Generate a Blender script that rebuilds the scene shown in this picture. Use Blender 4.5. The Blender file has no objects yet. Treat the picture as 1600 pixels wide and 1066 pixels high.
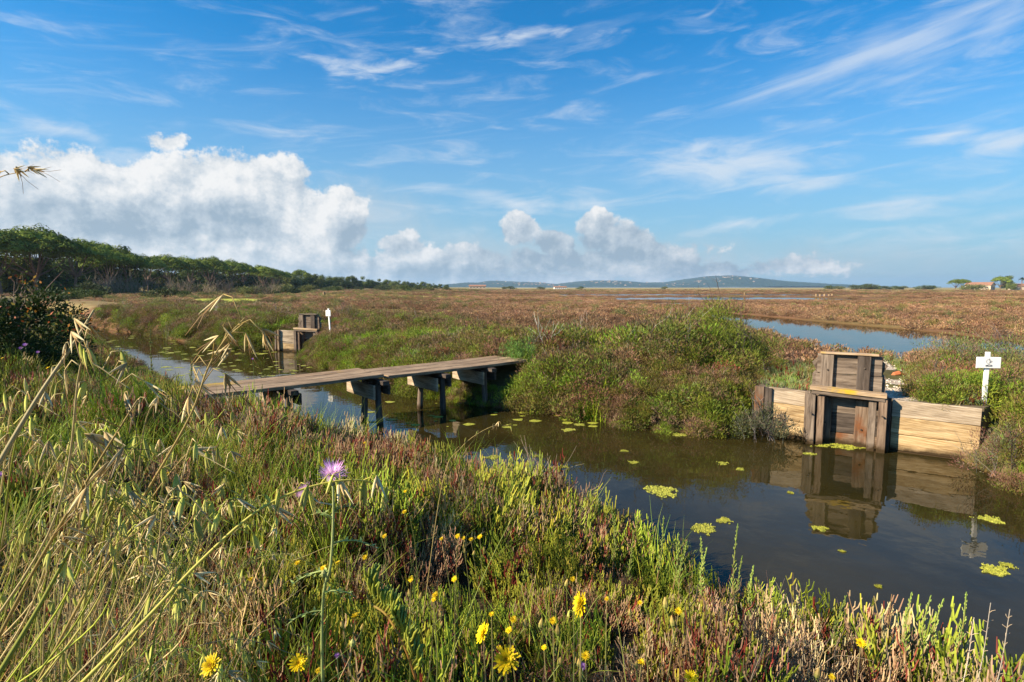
import bpy, math, random
import numpy as np
from mathutils import Vector, Matrix, Euler
random.seed(7); rng = np.random.default_rng(7)
S = bpy.context.scene
COL = S.collection
F = 889.0; CAMH = 2.2; PITCH = math.atan(84/889.0)
cP, sP = math.cos(PITCH), math.sin(PITCH)
def ray(px, py):
    u = (px-800)/F; v = -(py-533)/F
    return u, cP+v*sP, -sP+v*cP
def at(px, py, y):                      # world point seen at a photo pixel, y metres ahead
    a, b, c = ray(px, py); t = y/b
    return Vector((a*t, y, CAMH+c*t))
def atz(px, py, z=0.0):
    a, b, c = ray(px, py); t = (z-CAMH)/c
    return Vector((a*t, b*t, z))

# ------------------------------------------------------------ helpers
def tag(o, label=None, cat=None, group=None, kind=None):
    if label: o['label'] = label
    if cat: o['category'] = cat
    if group: o['group'] = group
    if kind: o['kind'] = kind
    return o
def empty(name, loc, label=None, cat=None, group=None, rz=0):
    o = bpy.data.objects.new(name, None); COL.objects.link(o); o.location = loc; o.rotation_euler = (0, 0, rz)
    o.empty_display_size = .1
    return tag(o, label, cat, group)
class MB:
    """collects geometry with one colour per vertex"""
    def __init__(s): s.v = []; s.f = []; s.c = []
    def add(s, vs, fs, col):
        n = len(s.v); s.v += [tuple(p) for p in vs]
        s.f += [tuple(i+n for i in f) for f in fs]
        if col and isinstance(col[0], (tuple, list)): s.c += [tuple(c) for c in col]
        else: s.c += [tuple(col)]*len(vs)
    def tube(s, pts, rad, sides=3, col=(1, 1, 1), col2=None, cap=True):
        pts = [Vector(p) for p in pts]; n = len(pts); vs = []; cs = []
        d0 = (pts[-1]-pts[0])
        ref = Vector((0, 0, 1)) if abs(d0.z) < .8*d0.length+1e-9 else Vector((1, 0, 0))
        for i, p in enumerate(pts):
            d = (pts[min(i+1, n-1)]-pts[max(i-1, 0)])
            if d.length < 1e-9: d = Vector((0, 0, 1))
            a = d.cross(ref)
            if a.length < 1e-9: a = Vector((1, 0, 0))
            a.normalize(); b = d.cross(a).normalized()
            r = rad[i] if isinstance(rad, (list, tuple)) else rad
            t = i/(n-1); c = col if col2 is None else tuple(col[k]*(1-t)+col2[k]*t for k in range(3))
            for k in range(sides):
                w = 2*math.pi*k/sides; vs.append(p+a*(math.cos(w)*r)+b*(math.sin(w)*r)); cs.append(c)
        fs = [(i*sides+k, i*sides+(k+1) % sides, (i+1)*sides+(k+1) % sides, (i+1)*sides+k) for i in range(n-1) for k in range(sides)]
        if cap: fs += [tuple(range(sides))[::-1], tuple((n-1)*sides+k for k in range(sides))]
        s.add(vs, fs, cs)
    def blade(s, pts, w, nrm, col, col2=None):
        pts = [Vector(p) for p in pts]; n = len(pts); vs = []; cs = []
        for i, p in enumerate(pts):
            d = (pts[min(i+1, n-1)]-pts[max(i-1, 0)]).normalized()
            a = d.cross(nrm); a = a.normalized() if a.length > 1e-6 else Vector((1, 0, 0))
            t = i/(n-1); ww = w*(1-t)**.6*.5 if i < n-1 else w*.04
            c = col if col2 is None else tuple(col[k]*(1-t)+col2[k]*t for k in range(3))
            vs += [p-a*ww, p+a*ww]; cs += [c, c]
        s.add(vs, [(2*i, 2*i+1, 2*i+3, 2*i+2) for i in range(n-1)], cs)
    def leaf(s, p, d, n, L, w, col):
        p = Vector(p); a = d.cross(n)
        a = a.normalized()*w*.5 if a.length > 1e-6 else Vector((w*.5, 0, 0))
        s.add([p, p+d*L*.45+a, p+d*L, p+d*L*.45-a], [(0, 1, 2, 3)], col)
    def box(s, cx, cy, cz, sx, sy, sz, col=(1, 1, 1), bev=0):
        x, y, z = sx/2, sy/2, sz/2
        vs = [(cx+i*x, cy+j*y, cz+k*z) for i in (-1, 1) for j in (-1, 1) for k in (-1, 1)]
        s.add(vs, [(0, 1, 3, 2), (4, 6, 7, 5), (0, 4, 5, 1), (2, 3, 7, 6), (0, 2, 6, 4), (1, 5, 7, 3)], col)
    def mesh(s, name):
        me = bpy.data.meshes.new(name); me.from_pydata(s.v, [], s.f)
        ca = me.attributes.new('col', 'FLOAT_COLOR', 'POINT')
        arr = np.ones((len(s.v), 4), np.float32); arr[:, :3] = np.array(s.c, np.float32).reshape(-1, 3)
        ca.data.foreach_set('color', arr.ravel()); return me
    def build(s, name, mat, parent=None, loc=None, rot=None, smooth=False):
        me = s.mesh(name)
        if mat: me.materials.append(mat)
        if smooth:
            for p in me.polygons: p.use_smooth = True
        o = bpy.data.objects.new(name, me); COL.objects.link(o)
        if parent: o.parent = parent
        if loc is not None: o.location = loc
        if rot is not None: o.rotation_euler = rot
        return o
def copy_tree(o, parent=None):
    c = o.copy(); COL.objects.link(c); c.parent = parent
    for ch in list(o.children): copy_tree(ch, c)
    return c

# ------------------------------------------------------------ materials
def mat_new(name):
    m = bpy.data.materials.new(name); m.use_nodes = True
    nt = m.node_tree; nt.nodes.clear(); out = nt.nodes.new('ShaderNodeOutputMaterial')
    return m, nt, out
def N(nt, t, **kw):
    n = nt.nodes.new(t)
    for k, v in kw.items(): setattr(n, k, v)
    return n
def plant_mat(name, inst=False, trans=.25, rand=.35, gloss=True):
    m, nt, out = mat_new(name); L = nt.links.new
    a = N(nt, 'ShaderNodeAttribute', attribute_name='col')
    mul = N(nt, 'ShaderNodeMix', data_type='RGBA', blend_type='MULTIPLY'); mul.inputs[0].default_value = 1
    L(a.outputs['Color'], mul.inputs[6])
    if inst:
        b = N(nt, 'ShaderNodeAttribute', attribute_name='tint', attribute_type='INSTANCER'); L(b.outputs['Color'], mul.inputs[7])
    else:
        oi = N(nt, 'ShaderNodeObjectInfo'); mr = N(nt, 'ShaderNodeMapRange')
        mr.inputs[3].default_value = 1-rand; mr.inputs[4].default_value = 1+rand
        L(oi.outputs['Random'], mr.inputs[0]); L(mr.outputs[0], mul.inputs[7])
    d = N(nt, 'ShaderNodeBsdfPrincipled'); d.inputs['Roughness'].default_value = .55
    d.inputs['Specular IOR Level'].default_value = .18 if gloss else .05
    L(mul.outputs[2], d.inputs['Base Color'])
    if trans > 0:
        t = N(nt, 'ShaderNodeBsdfTranslucent'); L(mul.outputs[2], t.inputs[0])
        mx = N(nt, 'ShaderNodeMixShader'); mx.inputs[0].default_value = trans
        L(d.outputs[0], mx.inputs[1]); L(t.outputs[0], mx.inputs[2]); L(mx.outputs[0], out.inputs[0])
    else: L(d.outputs[0], out.inputs[0])
    return m
def noise(nt, scale, detail=4, rough=.6, vec=None, dist=0):
    n = N(nt, 'ShaderNodeTexNoise'); n.inputs['Scale'].default_value = scale; n.inputs['Detail'].default_value = detail
    n.inputs['Roughness'].default_value = rough; n.inputs['Distortion'].default_value = dist
    if vec is not None: nt.links.new(vec, n.inputs['Vector'])
    return n
def ramp(nt, fac, stops):
    r = N(nt, 'ShaderNodeValToRGB'); e = r.color_ramp.elements
    while len(e) < len(stops): e.new(.5)
    for k, (p, c) in enumerate(stops): e[k].position = p; e[k].color = (*c, 1) if len(c) == 3 else c
    nt.links.new(fac, r.inputs[0]); return r
def wood_mat(name, c1, c2, dark, stain=None, lichen=None, grain=1.0, knots=True):
    """weathered board; grain runs along the board's local X"""
    m, nt, out = mat_new(name); L = nt.links.new
    tc = N(nt, 'ShaderNodeTexCoord'); oi = N(nt, 'ShaderNodeObjectInfo')
    off = N(nt, 'ShaderNodeVectorMath', operation='SCALE'); off.inputs[0].default_value = (7, 5, 3)
    L(oi.outputs['Random'], off.inputs['Scale'])
    ad = N(nt, 'ShaderNodeVectorMath', operation='ADD'); L(tc.outputs['Object'], ad.inputs[0]); L(off.outputs[0], ad.inputs[1])
    mp = N(nt, 'ShaderNodeMapping'); mp.inputs['Scale'].default_value = (1.3, 26*grain, 26*grain); L(ad.outputs[0], mp.inputs[0])
    g = noise(nt, 1.0, 7, .7, mp.outputs[0], 1.2)
    mp2 = N(nt, 'ShaderNodeMapping'); mp2.inputs['Scale'].default_value = (1.2, 5, 5); L(ad.outputs[0], mp2.inputs[0])
    b = noise(nt, 1.6, 4, .6, mp2.outputs[0], .5)
    r1 = ramp(nt, g.outputs[0], [(.3, dark), (.46, c1), (.7, c2)])
    r2 = ramp(nt, b.outputs[0], [(.3, (.45, .42, .4)), (.6, (1.1, 1.1, 1.1))])
    mu = N(nt, 'ShaderNodeMix', data_type='RGBA', blend_type='MULTIPLY'); mu.inputs[0].default_value = 1
    L(r1.outputs[0], mu.inputs[6]); L(r2.outputs[0], mu.inputs[7]); colr = mu.outputs[2]
    if knots:
        mp3 = N(nt, 'ShaderNodeMapping'); mp3.inputs['Scale'].default_value = (1.6, 6, 6); L(ad.outputs[0], mp3.inputs[0])
        w = N(nt, 'ShaderNodeTexWave', wave_type='RINGS', rings_direction='SPHERICAL'); w.inputs['Scale'].default_value = 2.2
        w.inputs['Distortion'].default_value = 5; w.inputs['Detail'].default_value = 2; w.inputs['Detail Scale'].default_value = .7
        L(mp3.outputs[0], w.inputs[0])
        rk = ramp(nt, w.outputs['Fac'], [(.0, (.72, .62, .5)), (.35, (1, 1, 1))])
        mk = N(nt, 'ShaderNodeMix', data_type='RGBA', blend_type='MULTIPLY'); mk.inputs[0].default_value = .6
        L(colr, mk.inputs[6]); L(rk.outputs[0], mk.inputs[7]); colr = mk.outputs[2]
    for s_, pos, sc in ((stain, .58, 1.5), (lichen, .56, 14)):
        if not s_: continue
        n = noise(nt, sc, 5, .65, ad.outputs[0]); rr = ramp(nt, n.outputs[0], [(pos-.05, (0, 0, 0)), (pos+.06, (1, 1, 1))])
        mm = N(nt, 'ShaderNodeMix', data_type='RGBA'); L(rr.outputs[0], mm.inputs[0]); L(colr, mm.inputs[6]); mm.inputs[7].default_value = (*s_, 1)
        colr = mm.outputs[2]
    gp = N(nt, 'ShaderNodeNewGeometry'); sz = N(nt, 'ShaderNodeSeparateXYZ'); L(gp.outputs['Position'], sz.inputs[0]); wn = noise(nt, 6, 4, .6, gp.outputs['Position'])
    wa = N(nt, 'ShaderNodeMath', operation='MULTIPLY_ADD'); L(wn.outputs[0], wa.inputs[0]); wa.inputs[1].default_value = -.14; L(sz.outputs[2], wa.inputs[2])
    wr = N(nt, 'ShaderNodeMapRange'); wr.inputs[1].default_value = -.035; wr.inputs[2].default_value = .03; L(wa.outputs[0], wr.inputs[0])
    wm = N(nt, 'ShaderNodeMix', data_type='RGBA'); L(wr.outputs[0], wm.inputs[0]); wm.inputs[6].default_value = (.045, .028, .012, 1); L(colr, wm.inputs[7]); colr = wm.outputs[2]
    p = N(nt, 'ShaderNodeBsdfPrincipled'); p.inputs['Roughness'].default_value = .8; p.inputs['Specular IOR Level'].default_value = .2
    L(colr, p.inputs['Base Color'])
    bp = N(nt, 'ShaderNodeBump'); bp.inputs['Strength'].default_value = .6; bp.inputs['Distance'].default_value = .006
    L(g.outputs[0], bp.inputs['Height']); L(bp.outputs[0], p.inputs['Normal'])
    L(p.outputs[0], out.inputs[0]); return m
def flat_mat(name, c, rough=.6, vary=.15, scale=8):
    m, nt, out = mat_new(name); L = nt.links.new
    tc = N(nt, 'ShaderNodeTexCoord'); n = noise(nt, scale, 5, .6, tc.outputs['Object'])
    r = ramp(nt, n.outputs[0], [(.3, tuple(x*(1-vary) for x in c)), (.7, tuple(min(1, x*(1+vary)) for x in c))])
    p = N(nt, 'ShaderNodeBsdfPrincipled'); p.inputs['Roughness'].default_value = rough
    L(r.outputs[0], p.inputs['Base Color']); L(p.outputs[0], out.inputs[0]); return m
M_plant = plant_mat('plant'); M_inst = plant_mat('plant_scatter', inst=True)
M_crown = plant_mat('crown', trans=.12, rand=.18, gloss=False)
M_bark = flat_mat('bark', (.17, .11, .08), .9, .4, 3)
M_deck = wood_mat('weathered_deck', (.26, .18, .115), (.42, .32, .21), (.07, .055, .045), lichen=None, knots=False)
M_deckl = wood_mat('lichen_deck', (.27, .18, .11), (.42, .31, .2), (.07, .055, .045), stain=(.36, .24, .05), knots=False)
M_grey = wood_mat('grey_wood', (.17, .13, .1), (.3, .24, .185), (.03, .024, .018), knots=False)
M_dark = wood_mat('dark_wet_shaded_wood', (.07, .055, .045), (.14, .11, .09), (.02, .015, .012), knots=False)  # dark timber; in the gate recess its tone also paints the shade
M_pale = wood_mat('pale_grey_board', (.4, .32, .23), (.54, .45, .34), (.2, .15, .1))
M_new = wood_mat('golden_board', (.47, .335, .175), (.62, .475, .285), (.24, .14, .06))
M_rust = wood_mat('rust_stained_wood', (.17, .115, .08), (.3, .22, .155), (.03, .022, .015), stain=(.17, .07, .03), knots=False)
M_bar = wood_mat('lichen_bar', (.4, .28, .17), (.55, .42, .28), (.12, .08, .05), stain=(.5, .33, .03), knots=False)
M_white = flat_mat('white_paint', (.84, .83, .8), .5, .03)
M_ink = flat_mat('dark_print', (.06, .06, .07), .6, .1)

# ------------------------------------------------------------ ground shape
NEAR = [(14, -2.2), (6, 1.35), (3.6, 2.35), (2.6, 2.62), (2.1, 2.85), (1.72, 3.2), (1.45, 3.6), (.98, 4.0), (1.0, 4.65), (.3, 5.3),
        (-.55, 5.95), (-1.9, 7.1), (-3.1, 8.1), (-4.6, 9.3), (-6.6, 11), (-9, 13.9), (-12.3, 17.2), (-20, 26), (-34, 41), (-60, 66)]
FAR = [(-62, 72), (-36, 47), (-22.8, 31.1), (-14.7, 24.3), (-10.8, 20.5), (-8.2, 19.9), (-7.0, 19.2), (-6.6, 17.6), (-4.75, 14.9), (-2.45, 11.95), (-1.25, 10.9),
       (.12, 10.15), (1.1, 9.62), (2.0, 8.85), (2.85, 8.35), (3.6, 8.5), (4.12, 8.17), (5.75, 7.15), (5.6, 6.3), (5.55, 5.85), (7, 5.2), (14, 2.0)]
CHAN = np.array(NEAR+FAR); NEARLAND = np.array(NEAR+[(-60, -60), (60, -60), (60, -20)])
POND = np.array([(10.2, 17), (11.4, 24), (12.6, 35), (14.5, 50), (18.2, 51), (19.7, 35), (20.6, 27.6), (20.4, 23.5), (24, 19), (24, 15.5), (15, 15)])
FARP = [np.array(p) for p in (
    [(12, 150), (30, 149), (52, 152), (80, 148), (95, 156), (92, 186), (60, 192), (40, 184), (15, 182)],
    [(17, 97), (34, 95), (46, 99), (60, 96), (66, 108), (60, 128), (44, 131), (30, 127), (22, 118)], [(14, 121), (20, 124), (24, 134), (16, 138), (12, 130)],
    [(18.5, 84), (26, 84), (24, 72), (19.5, 74)])]
GREENP = [np.array(p) for p in ([(-41, 75), (-32, 75), (-30, 64), (-37, 63)], [(-46, 128), (-12, 124), (-10, 112), (-44, 116)], [(-14, 52), (-5, 51), (-5, 46), (-13, 47)])]
def inpoly(P, x, y):
    r = np.zeros(x.shape, bool); n = len(P)
    for i in range(n):
        x1, y1 = P[i]; x2, y2 = P[(i+1) % n]
        if y1 == y2: continue
        c = ((y1 > y) != (y2 > y)) & (x < (x2-x1)*(y-y1)/(y2-y1)+x1); r ^= c
    return r
def sdf(P, x, y):
    d = np.full(x.shape, 1e9); n = len(P)
    for i in range(n):
        a = P[i]; b = P[(i+1) % n]; ex, ey = b-a; L2 = ex*ex+ey*ey+1e-12
        t = np.clip(((x-a[0])*ex+(y-a[1])*ey)/L2, 0, 1)
        d = np.minimum(d, np.hypot(x-a[0]-t*ex, y-a[1]-t*ey))
    return np.where(inpoly(P, x, y), -d, d)
_T = rng.random((256, 256))
def vn(x, y, s=1.0, o=0):
    x = x/s+o*17.3+1000; y = y/s+o*9.1+1000; xi = np.floor(x).astype(int); yi = np.floor(y).astype(int)
    fx = x-xi; fy = y-yi; fx = fx*fx*(3-2*fx); fy = fy*fy*(3-2*fy)
    g = lambda a, b: _T[a % 256, b % 256]
    return (g(xi, yi)*(1-fx)+g(xi+1, yi)*fx)*(1-fy)+(g(xi, yi+1)*(1-fx)+g(xi+1, yi+1)*fx)*fy
def fb(x, y, s, o=0): return .55*vn(x, y, s, o)+.3*vn(x, y, s/2.1, o+1)+.15*vn(x, y, s/4.3, o+2)
def height(x, y):
    x = np.asarray(x, float); y = np.asarray(y, float)
    dc = sdf(CHAN, x, y); near = inpoly(NEARLAND, x, y)
    wob = (fb(x, y, 1.2, 3)-.5)
    zn = np.interp(dc, [0, .3, 1, 2, 3.5, 8, 40, 120], [0, .17, .40, .62, .82, .85, .8, .6])
    zf = np.interp(dc, [0, .12, .5, .9, 1.6, 4.6, 7, 12, 30], [0, .15, .5, .68, .74, .7, .35, .16, .10])
    dp = sdf(POND, x, y); zp = np.interp(dp, [0, .6, 2, 6], [0, .12, .5, 3]); zf = np.minimum(zf, zp)
    q = x/np.maximum(y, 1); low = np.clip((y-10.2)/1.5, 0, 1)*((q > .42) & (q < .72)); zf = zf*(1-low)+np.minimum(zf, .22)*low
    left = np.clip((-x-8)/25, 0, 1)*np.clip((dc-2)/6, 0, 1)   # dune ground rises toward the pine wood
    zf = np.maximum(zf, zf*(1-left)+left*(.45+.35*fb(x, y, 14, 5)))
    z = np.where(near, zn+(fb(x, y, .95, 8)-.5)*.34*np.clip(dc/.8, 0, 1)*np.clip((np.hypot(x, y)-.8)/1, 0, 1), zf+(fb(x, y, 1.9, 9)-.5)*.3*np.clip((dc-.4)/1.5, 0, 1)*np.clip((12-dc)/6, 0, 1))+wob*.10*np.clip(dc, 0, 1)
    z = z+np.clip((-x-45)/70, 0, 1)*1.0*np.clip((y-20)/60, 0, 1)
    z = np.where(dc < 0, -.6*np.clip(-dc/1.1, 0, 1)**.7, z)
    z = np.where(dp < 0, -.4*np.clip(-dp/1.0, 0, 1), z)
    for P in FARP:
        d = sdf(P, x, y); z = np.where(d < 0, -.3*np.clip(-d/1.0, 0, 1), np.minimum(z, np.interp(d, [0, 2, 3], [0.0, .3, 9])))
    return z
def h1(x, y): return float(height(np.array([x]), np.array([y]))[0])

# ------------------------------------------------------------ terrain sheet
def make_ground():
    nr, na = 430, 960
    r = .25*(7000/.25)**(np.arange(nr)/(nr-1)); a = np.arange(na)/na*2*np.pi
    # denser angular steps ahead of the camera
    a = a-0.55*np.sin(2*(a-np.pi/2))*0 ; a = np.pi/2+(lambda t: np.sign(t)*(np.abs(t)/np.pi)**1.45*np.pi)(np.linspace(-np.pi, np.pi, na, endpoint=False))
    R, A = np.meshgrid(r, a, indexing='ij'); x = (R*np.cos(A)).ravel(); y = (R*np.sin(A)).ravel(); z = height(x, y)
    v = np.stack([x, y, z], 1); v = np.vstack([v, [[0, 0, h1(0, 0)]]])
    i = np.arange(nr-1)[:, None]*na; j = np.arange(na)[None]; j2 = (j+1) % na
    q = np.stack([i+j, i+na+j, i+na+j2, i+j2], -1).reshape(-1, 4)
    me = bpy.data.meshes.new('ground'); nq = len(q)
    tri = np.stack([np.full(na, nr*na), np.arange(na), (np.arange(na)+1) % na], 1)
    me.vertices.add(len(v)); me.vertices.foreach_set('co', v.astype(np.float32).ravel())
    me.loops.add(nq*4+na*3); me.loops.foreach_set('vertex_index', np.concatenate([q.ravel(), tri.ravel()]).astype(np.int32))
    me.polygons.add(nq+na); ls = np.concatenate([np.arange(nq)*4, nq*4+np.arange(na)*3]).astype(np.int32)
    me.polygons.foreach_set('loop_start', ls); me.polygons.foreach_set('use_smooth', np.ones(nq+na, bool))
    me.update(calc_edges=True); me.validate()
    # cover colour
    X, Y = v[:, 0], v[:, 1]; D = np.hypot(X, Y); c = np.zeros((len(v), 4), np.float32); c[:, 3] = 1
    n1 = fb(X, Y, 9, 11); n2 = fb(X, Y, 2.2, 12)
    soil = np.array([.06, .042, .026]); marsh = np.array([.18, .1, .055]); green = np.array([.16, .17, .05]); dry = np.array([.3, .25, .11])
    t = np.clip((D-14)/25, 0, 1)[:, None]; base = soil*(1-t)+marsh*t
    g = np.clip((n1-.56)*5, 0, 1)[:, None]*.6; base = base*(1-g)+green*g
    base = base*(.75+.5*n2[:, None])
    f = np.clip((D-260)/120, 0, 1)[:, None]; base = base*(1-f)+dry*f
    lf = (np.clip((-X-14)/14, 0, 1)*np.clip((n1-.38)*5, 0, 1)*.75*np.clip((Y-30)/15, 0, 1))[:, None]; base = base*(1-lf)+np.array([.27, .23, .1])*lf
    for P in GREENP:
        k = (sdf(P, X, Y) < 0)[:, None]; base = np.where(k, np.array([.36, .4, .06]), base)
    c[:, :3] = base; ca = me.attributes.new('col', 'FLOAT_COLOR', 'POINT'); ca.data.foreach_set('color', c.ravel())
    m, nt, out = mat_new('earth'); L = nt.links.new
    at_ = N(nt, 'ShaderNodeAttribute', attribute_name='col'); geo = N(nt, 'ShaderNodeNewGeometry')
    n = noise(nt, 9, 8, .7, geo.outputs['Position']); rr = ramp(nt, n.outputs[0], [(.3, (.6, .58, .55)), (.7, (1.35, 1.3, 1.25))])
    mx = N(nt, 'ShaderNodeMix', data_type='RGBA', blend_type='MULTIPLY'); mx.inputs[0].default_value = 1
    L(at_.outputs['Color'], mx.inputs[6]); L(rr.outputs[0], mx.inputs[7])
    sx = N(nt, 'ShaderNodeSeparateXYZ'); L(geo.outputs['Position'], sx.inputs[0])
    mr = N(nt, 'ShaderNodeMapRange'); mr.inputs[1].default_value = -.02; mr.inputs[2].default_value = .07; L(sx.outputs[2], mr.inputs[0])
    wet = N(nt, 'ShaderNodeMix', data_type='RGBA'); wet.inputs[6].default_value = (.13, .07, .025, 1); L(mr.outputs[0], wet.inputs[0]); L(mx.outputs[2], wet.inputs[7])
    p = N(nt, 'ShaderNodeBsdfPrincipled'); p.inputs['Roughness'].default_value = .95; p.inputs['Specular IOR Level'].default_value = .1
    b = N(nt, 'ShaderNodeBump'); b.inputs['Strength'].default_value = .7; b.inputs['Distance'].default_value = .03; L(n.outputs[0], b.inputs['Height']); L(b.outputs[0], p.inputs['Normal'])
    L(wet.outputs[2], p.inputs['Base Color']); L(p.outputs[0], out.inputs[0])
    me.materials.append(m); o = bpy.data.objects.new('ground', me); COL.objects.link(o)
    tag(o, 'brown salt marsh ground reaching to the horizon', 'ground', kind='structure')
make_ground()

# water: one sheet at z=0; the ground dips below it in the channel and the ponds
def make_water():
    m, nt, out = mat_new('brown_water'); L = nt.links.new
    geo = N(nt, 'ShaderNodeNewGeometry'); n1 = noise(nt, 1.3, 3, .5, geo.outputs['Position']); n2 = noise(nt, 7, 2, .5, geo.outputs['Position'])
    ad = N(nt, 'ShaderNodeMath', operation='MULTIPLY_ADD'); L(n2.outputs[0], ad.inputs[0]); ad.inputs[1].default_value = .12; L(n1.outputs[0], ad.inputs[2])
    ln = N(nt, 'ShaderNodeVectorMath', operation='LENGTH'); L(geo.outputs['Position'], ln.inputs[0]); mrw = N(nt, 'ShaderNodeMapRange'); mrw.inputs[1].default_value = 6; mrw.inputs[2].default_value = 50; mrw.inputs[3].default_value = .055; mrw.inputs[4].default_value = .0; L(ln.outputs['Value'], mrw.inputs[0])
    bp = N(nt, 'ShaderNodeBump'); L(mrw.outputs[0], bp.inputs['Strength']); bp.inputs['Distance'].default_value = .12; L(ad.outputs[0], bp.inputs['Height'])
    gl = N(nt, 'ShaderNodeBsdfGlossy'); gl.inputs['Roughness'].default_value = .015; L(bp.outputs[0], gl.inputs['Normal'])
    df = N(nt, 'ShaderNodeBsdfDiffuse'); nn = noise(nt, .55, 5, .6, geo.outputs['Position'])
    r = ramp(nt, nn.outputs[0], [(.3, (.024, .021, .007)), (.7, (.062, .048, .013))]); L(r.outputs[0], df.inputs[0])
    tr = N(nt, 'ShaderNodeBsdfTransparent'); tr.inputs[0].default_value = (.55, .36, .14, 1)
    bm = N(nt, 'ShaderNodeMixShader'); bm.inputs[0].default_value = .35; L(df.outputs[0], bm.inputs[1]); L(tr.outputs[0], bm.inputs[2])
    fr = N(nt, 'ShaderNodeFresnel'); fr.inputs[0].default_value = 1.36; L(bp.outputs[0], fr.inputs['Normal'])
    mx = N(nt, 'ShaderNodeMixShader'); L(fr.outputs[0], mx.inputs[0]); L(bm.outputs[0], mx.inputs[1]); L(gl.outputs[0], mx.inputs[2]); L(mx.outputs[0], out.inputs[0])
    b = MB(); n = 64; b.add([(0, 60, 0)]+[(260*math.cos(2*math.pi*k/n), 60+260*math.sin(2*math.pi*k/n), 0) for k in range(n)], [(0, 1+k, 1+(k+1) % n) for k in range(n)], (1, 1, 1))
    tag(b.build('water', m), 'still brown water of the channel and the marsh ponds', 'water', kind='structure')
make_water()

# gravel path behind the sluice
EMB = [(3.72, 8.5), (5.98, 7.09), (6.6, 7.5), (7.2, 9.4), (7.9, 11.5), (8.2, 12.6), (6.9, 12.4), (6.2, 11), (4.5, 9.9)]
PATHP = [(4.85, 7.83), (5.42, 7.48), (5.75, 8.1), (6.6, 9.5), (7.6, 11.4), (7.7, 12.3), (6.7, 12.0), (6.0, 10.4), (5.3, 8.9)]
def hv(x, y): return np.where(inpoly(np.array(EMB), x, y), np.maximum(height(x, y), .68), height(x, y))
def make_path():
    m, nt, out = mat_new('gravel'); L = nt.links.new
    geo = N(nt, 'ShaderNodeNewGeometry'); v = N(nt, 'ShaderNodeTexVoronoi'); v.inputs['Scale'].default_value = 28; L(geo.outputs['Position'], v.inputs['Vector'])
    r = ramp(nt, v.outputs['Color'], [(0, (.2, .15, .1)), (.5, (.42, .34, .26)), (1, (.62, .55, .45))])
    p = N(nt, 'ShaderNodeBsdfPrincipled'); p.inputs['Roughness'].default_value = .9; L(r.outputs[0], p.inputs['Base Color'])
    b = N(nt, 'ShaderNodeBump'); b.inputs['Distance'].default_value = .02; b.invert = True; L(v.outputs['Distance'], b.inputs['Height']); L(b.outputs[0], p.inputs['Normal'])
    L(p.outputs[0], out.inputs[0])
    def slab(P, z0, z1, name, mt, label):
        b = MB(); n = len(P); top = [(x, y, z1+.01*math.sin(3*x+y)) for x, y in P]; bot = [(x, y, z0) for x, y in P]
        b.add(top+bot, [tuple(range(n))]+[(k, n+k, n+(k+1) % n, (k+1) % n) for k in range(n)], (.09, .065, .04)); tag(b.build(name, mt), label, name, kind='structure')
    slab(EMB, -.2, .682, 'embankment', flat_mat('soil', (.13, .1, .06), .95, .4, 6), 'earth bank top behind the plank walls')
    slab(PATHP, .66, .692, 'path', m, 'pale gravel path behind the wooden sluice gate')
make_path()

# ------------------------------------------------------------ scattering ("stuff"): templates and points live in ONE object
def gn_scatter():
    g = bpy.data.node_groups.new('scatter', 'GeometryNodeTree')
    g.interface.new_socket('Geometry', in_out='INPUT', socket_type='NodeSocketGeometry')
    g.interface.new_socket('Geometry', in_out='OUTPUT', socket_type='NodeSocketGeometry')
    n = g.nodes; L = g.links.new
    gi = n.new('NodeGroupInput'); go = n.new('NodeGroupOutput')
    def na(name, dt):
        a = n.new('GeometryNodeInputNamedAttribute'); a.data_type = dt; a.inputs[0].default_value = name; return a
    tid = na('tid', 'INT'); cmp = n.new('FunctionNodeCompare'); cmp.data_type = 'INT'; cmp.operation = 'GREATER_EQUAL'
    L(tid.outputs[0], cmp.inputs[2]); cmp.inputs[3].default_value = 0
    sep = n.new('GeometryNodeSeparateGeometry'); sep.domain = 'POINT'; L(gi.outputs[0], sep.inputs[0]); L(cmp.outputs[0], sep.inputs[1])
    sp = n.new('GeometryNodeSplitToInstances'); sp.domain = 'POINT'; L(sep.outputs[0], sp.inputs[0])
    tid2 = na('tid', 'INT'); L(tid2.outputs[0], sp.inputs['Group ID'])
    iop = n.new('GeometryNodeInstanceOnPoints'); L(sep.outputs[1], iop.inputs['Points']); L(sp.outputs[0], iop.inputs['Instance'])
    iop.inputs['Pick Instance'].default_value = True
    pk = na('pick', 'INT'); L(pk.outputs[0], iop.inputs['Instance Index'])
    ro = na('rot', 'FLOAT_VECTOR'); er = n.new('FunctionNodeEulerToRotation'); L(ro.outputs[0], er.inputs[0]); L(er.outputs[0], iop.inputs['Rotation'])
    sc = na('scl', 'FLOAT_VECTOR'); L(sc.outputs[0], iop.inputs['Scale'])
    L(iop.outputs[0], go.inputs[0]); return g
GN = gn_scatter()
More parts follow.
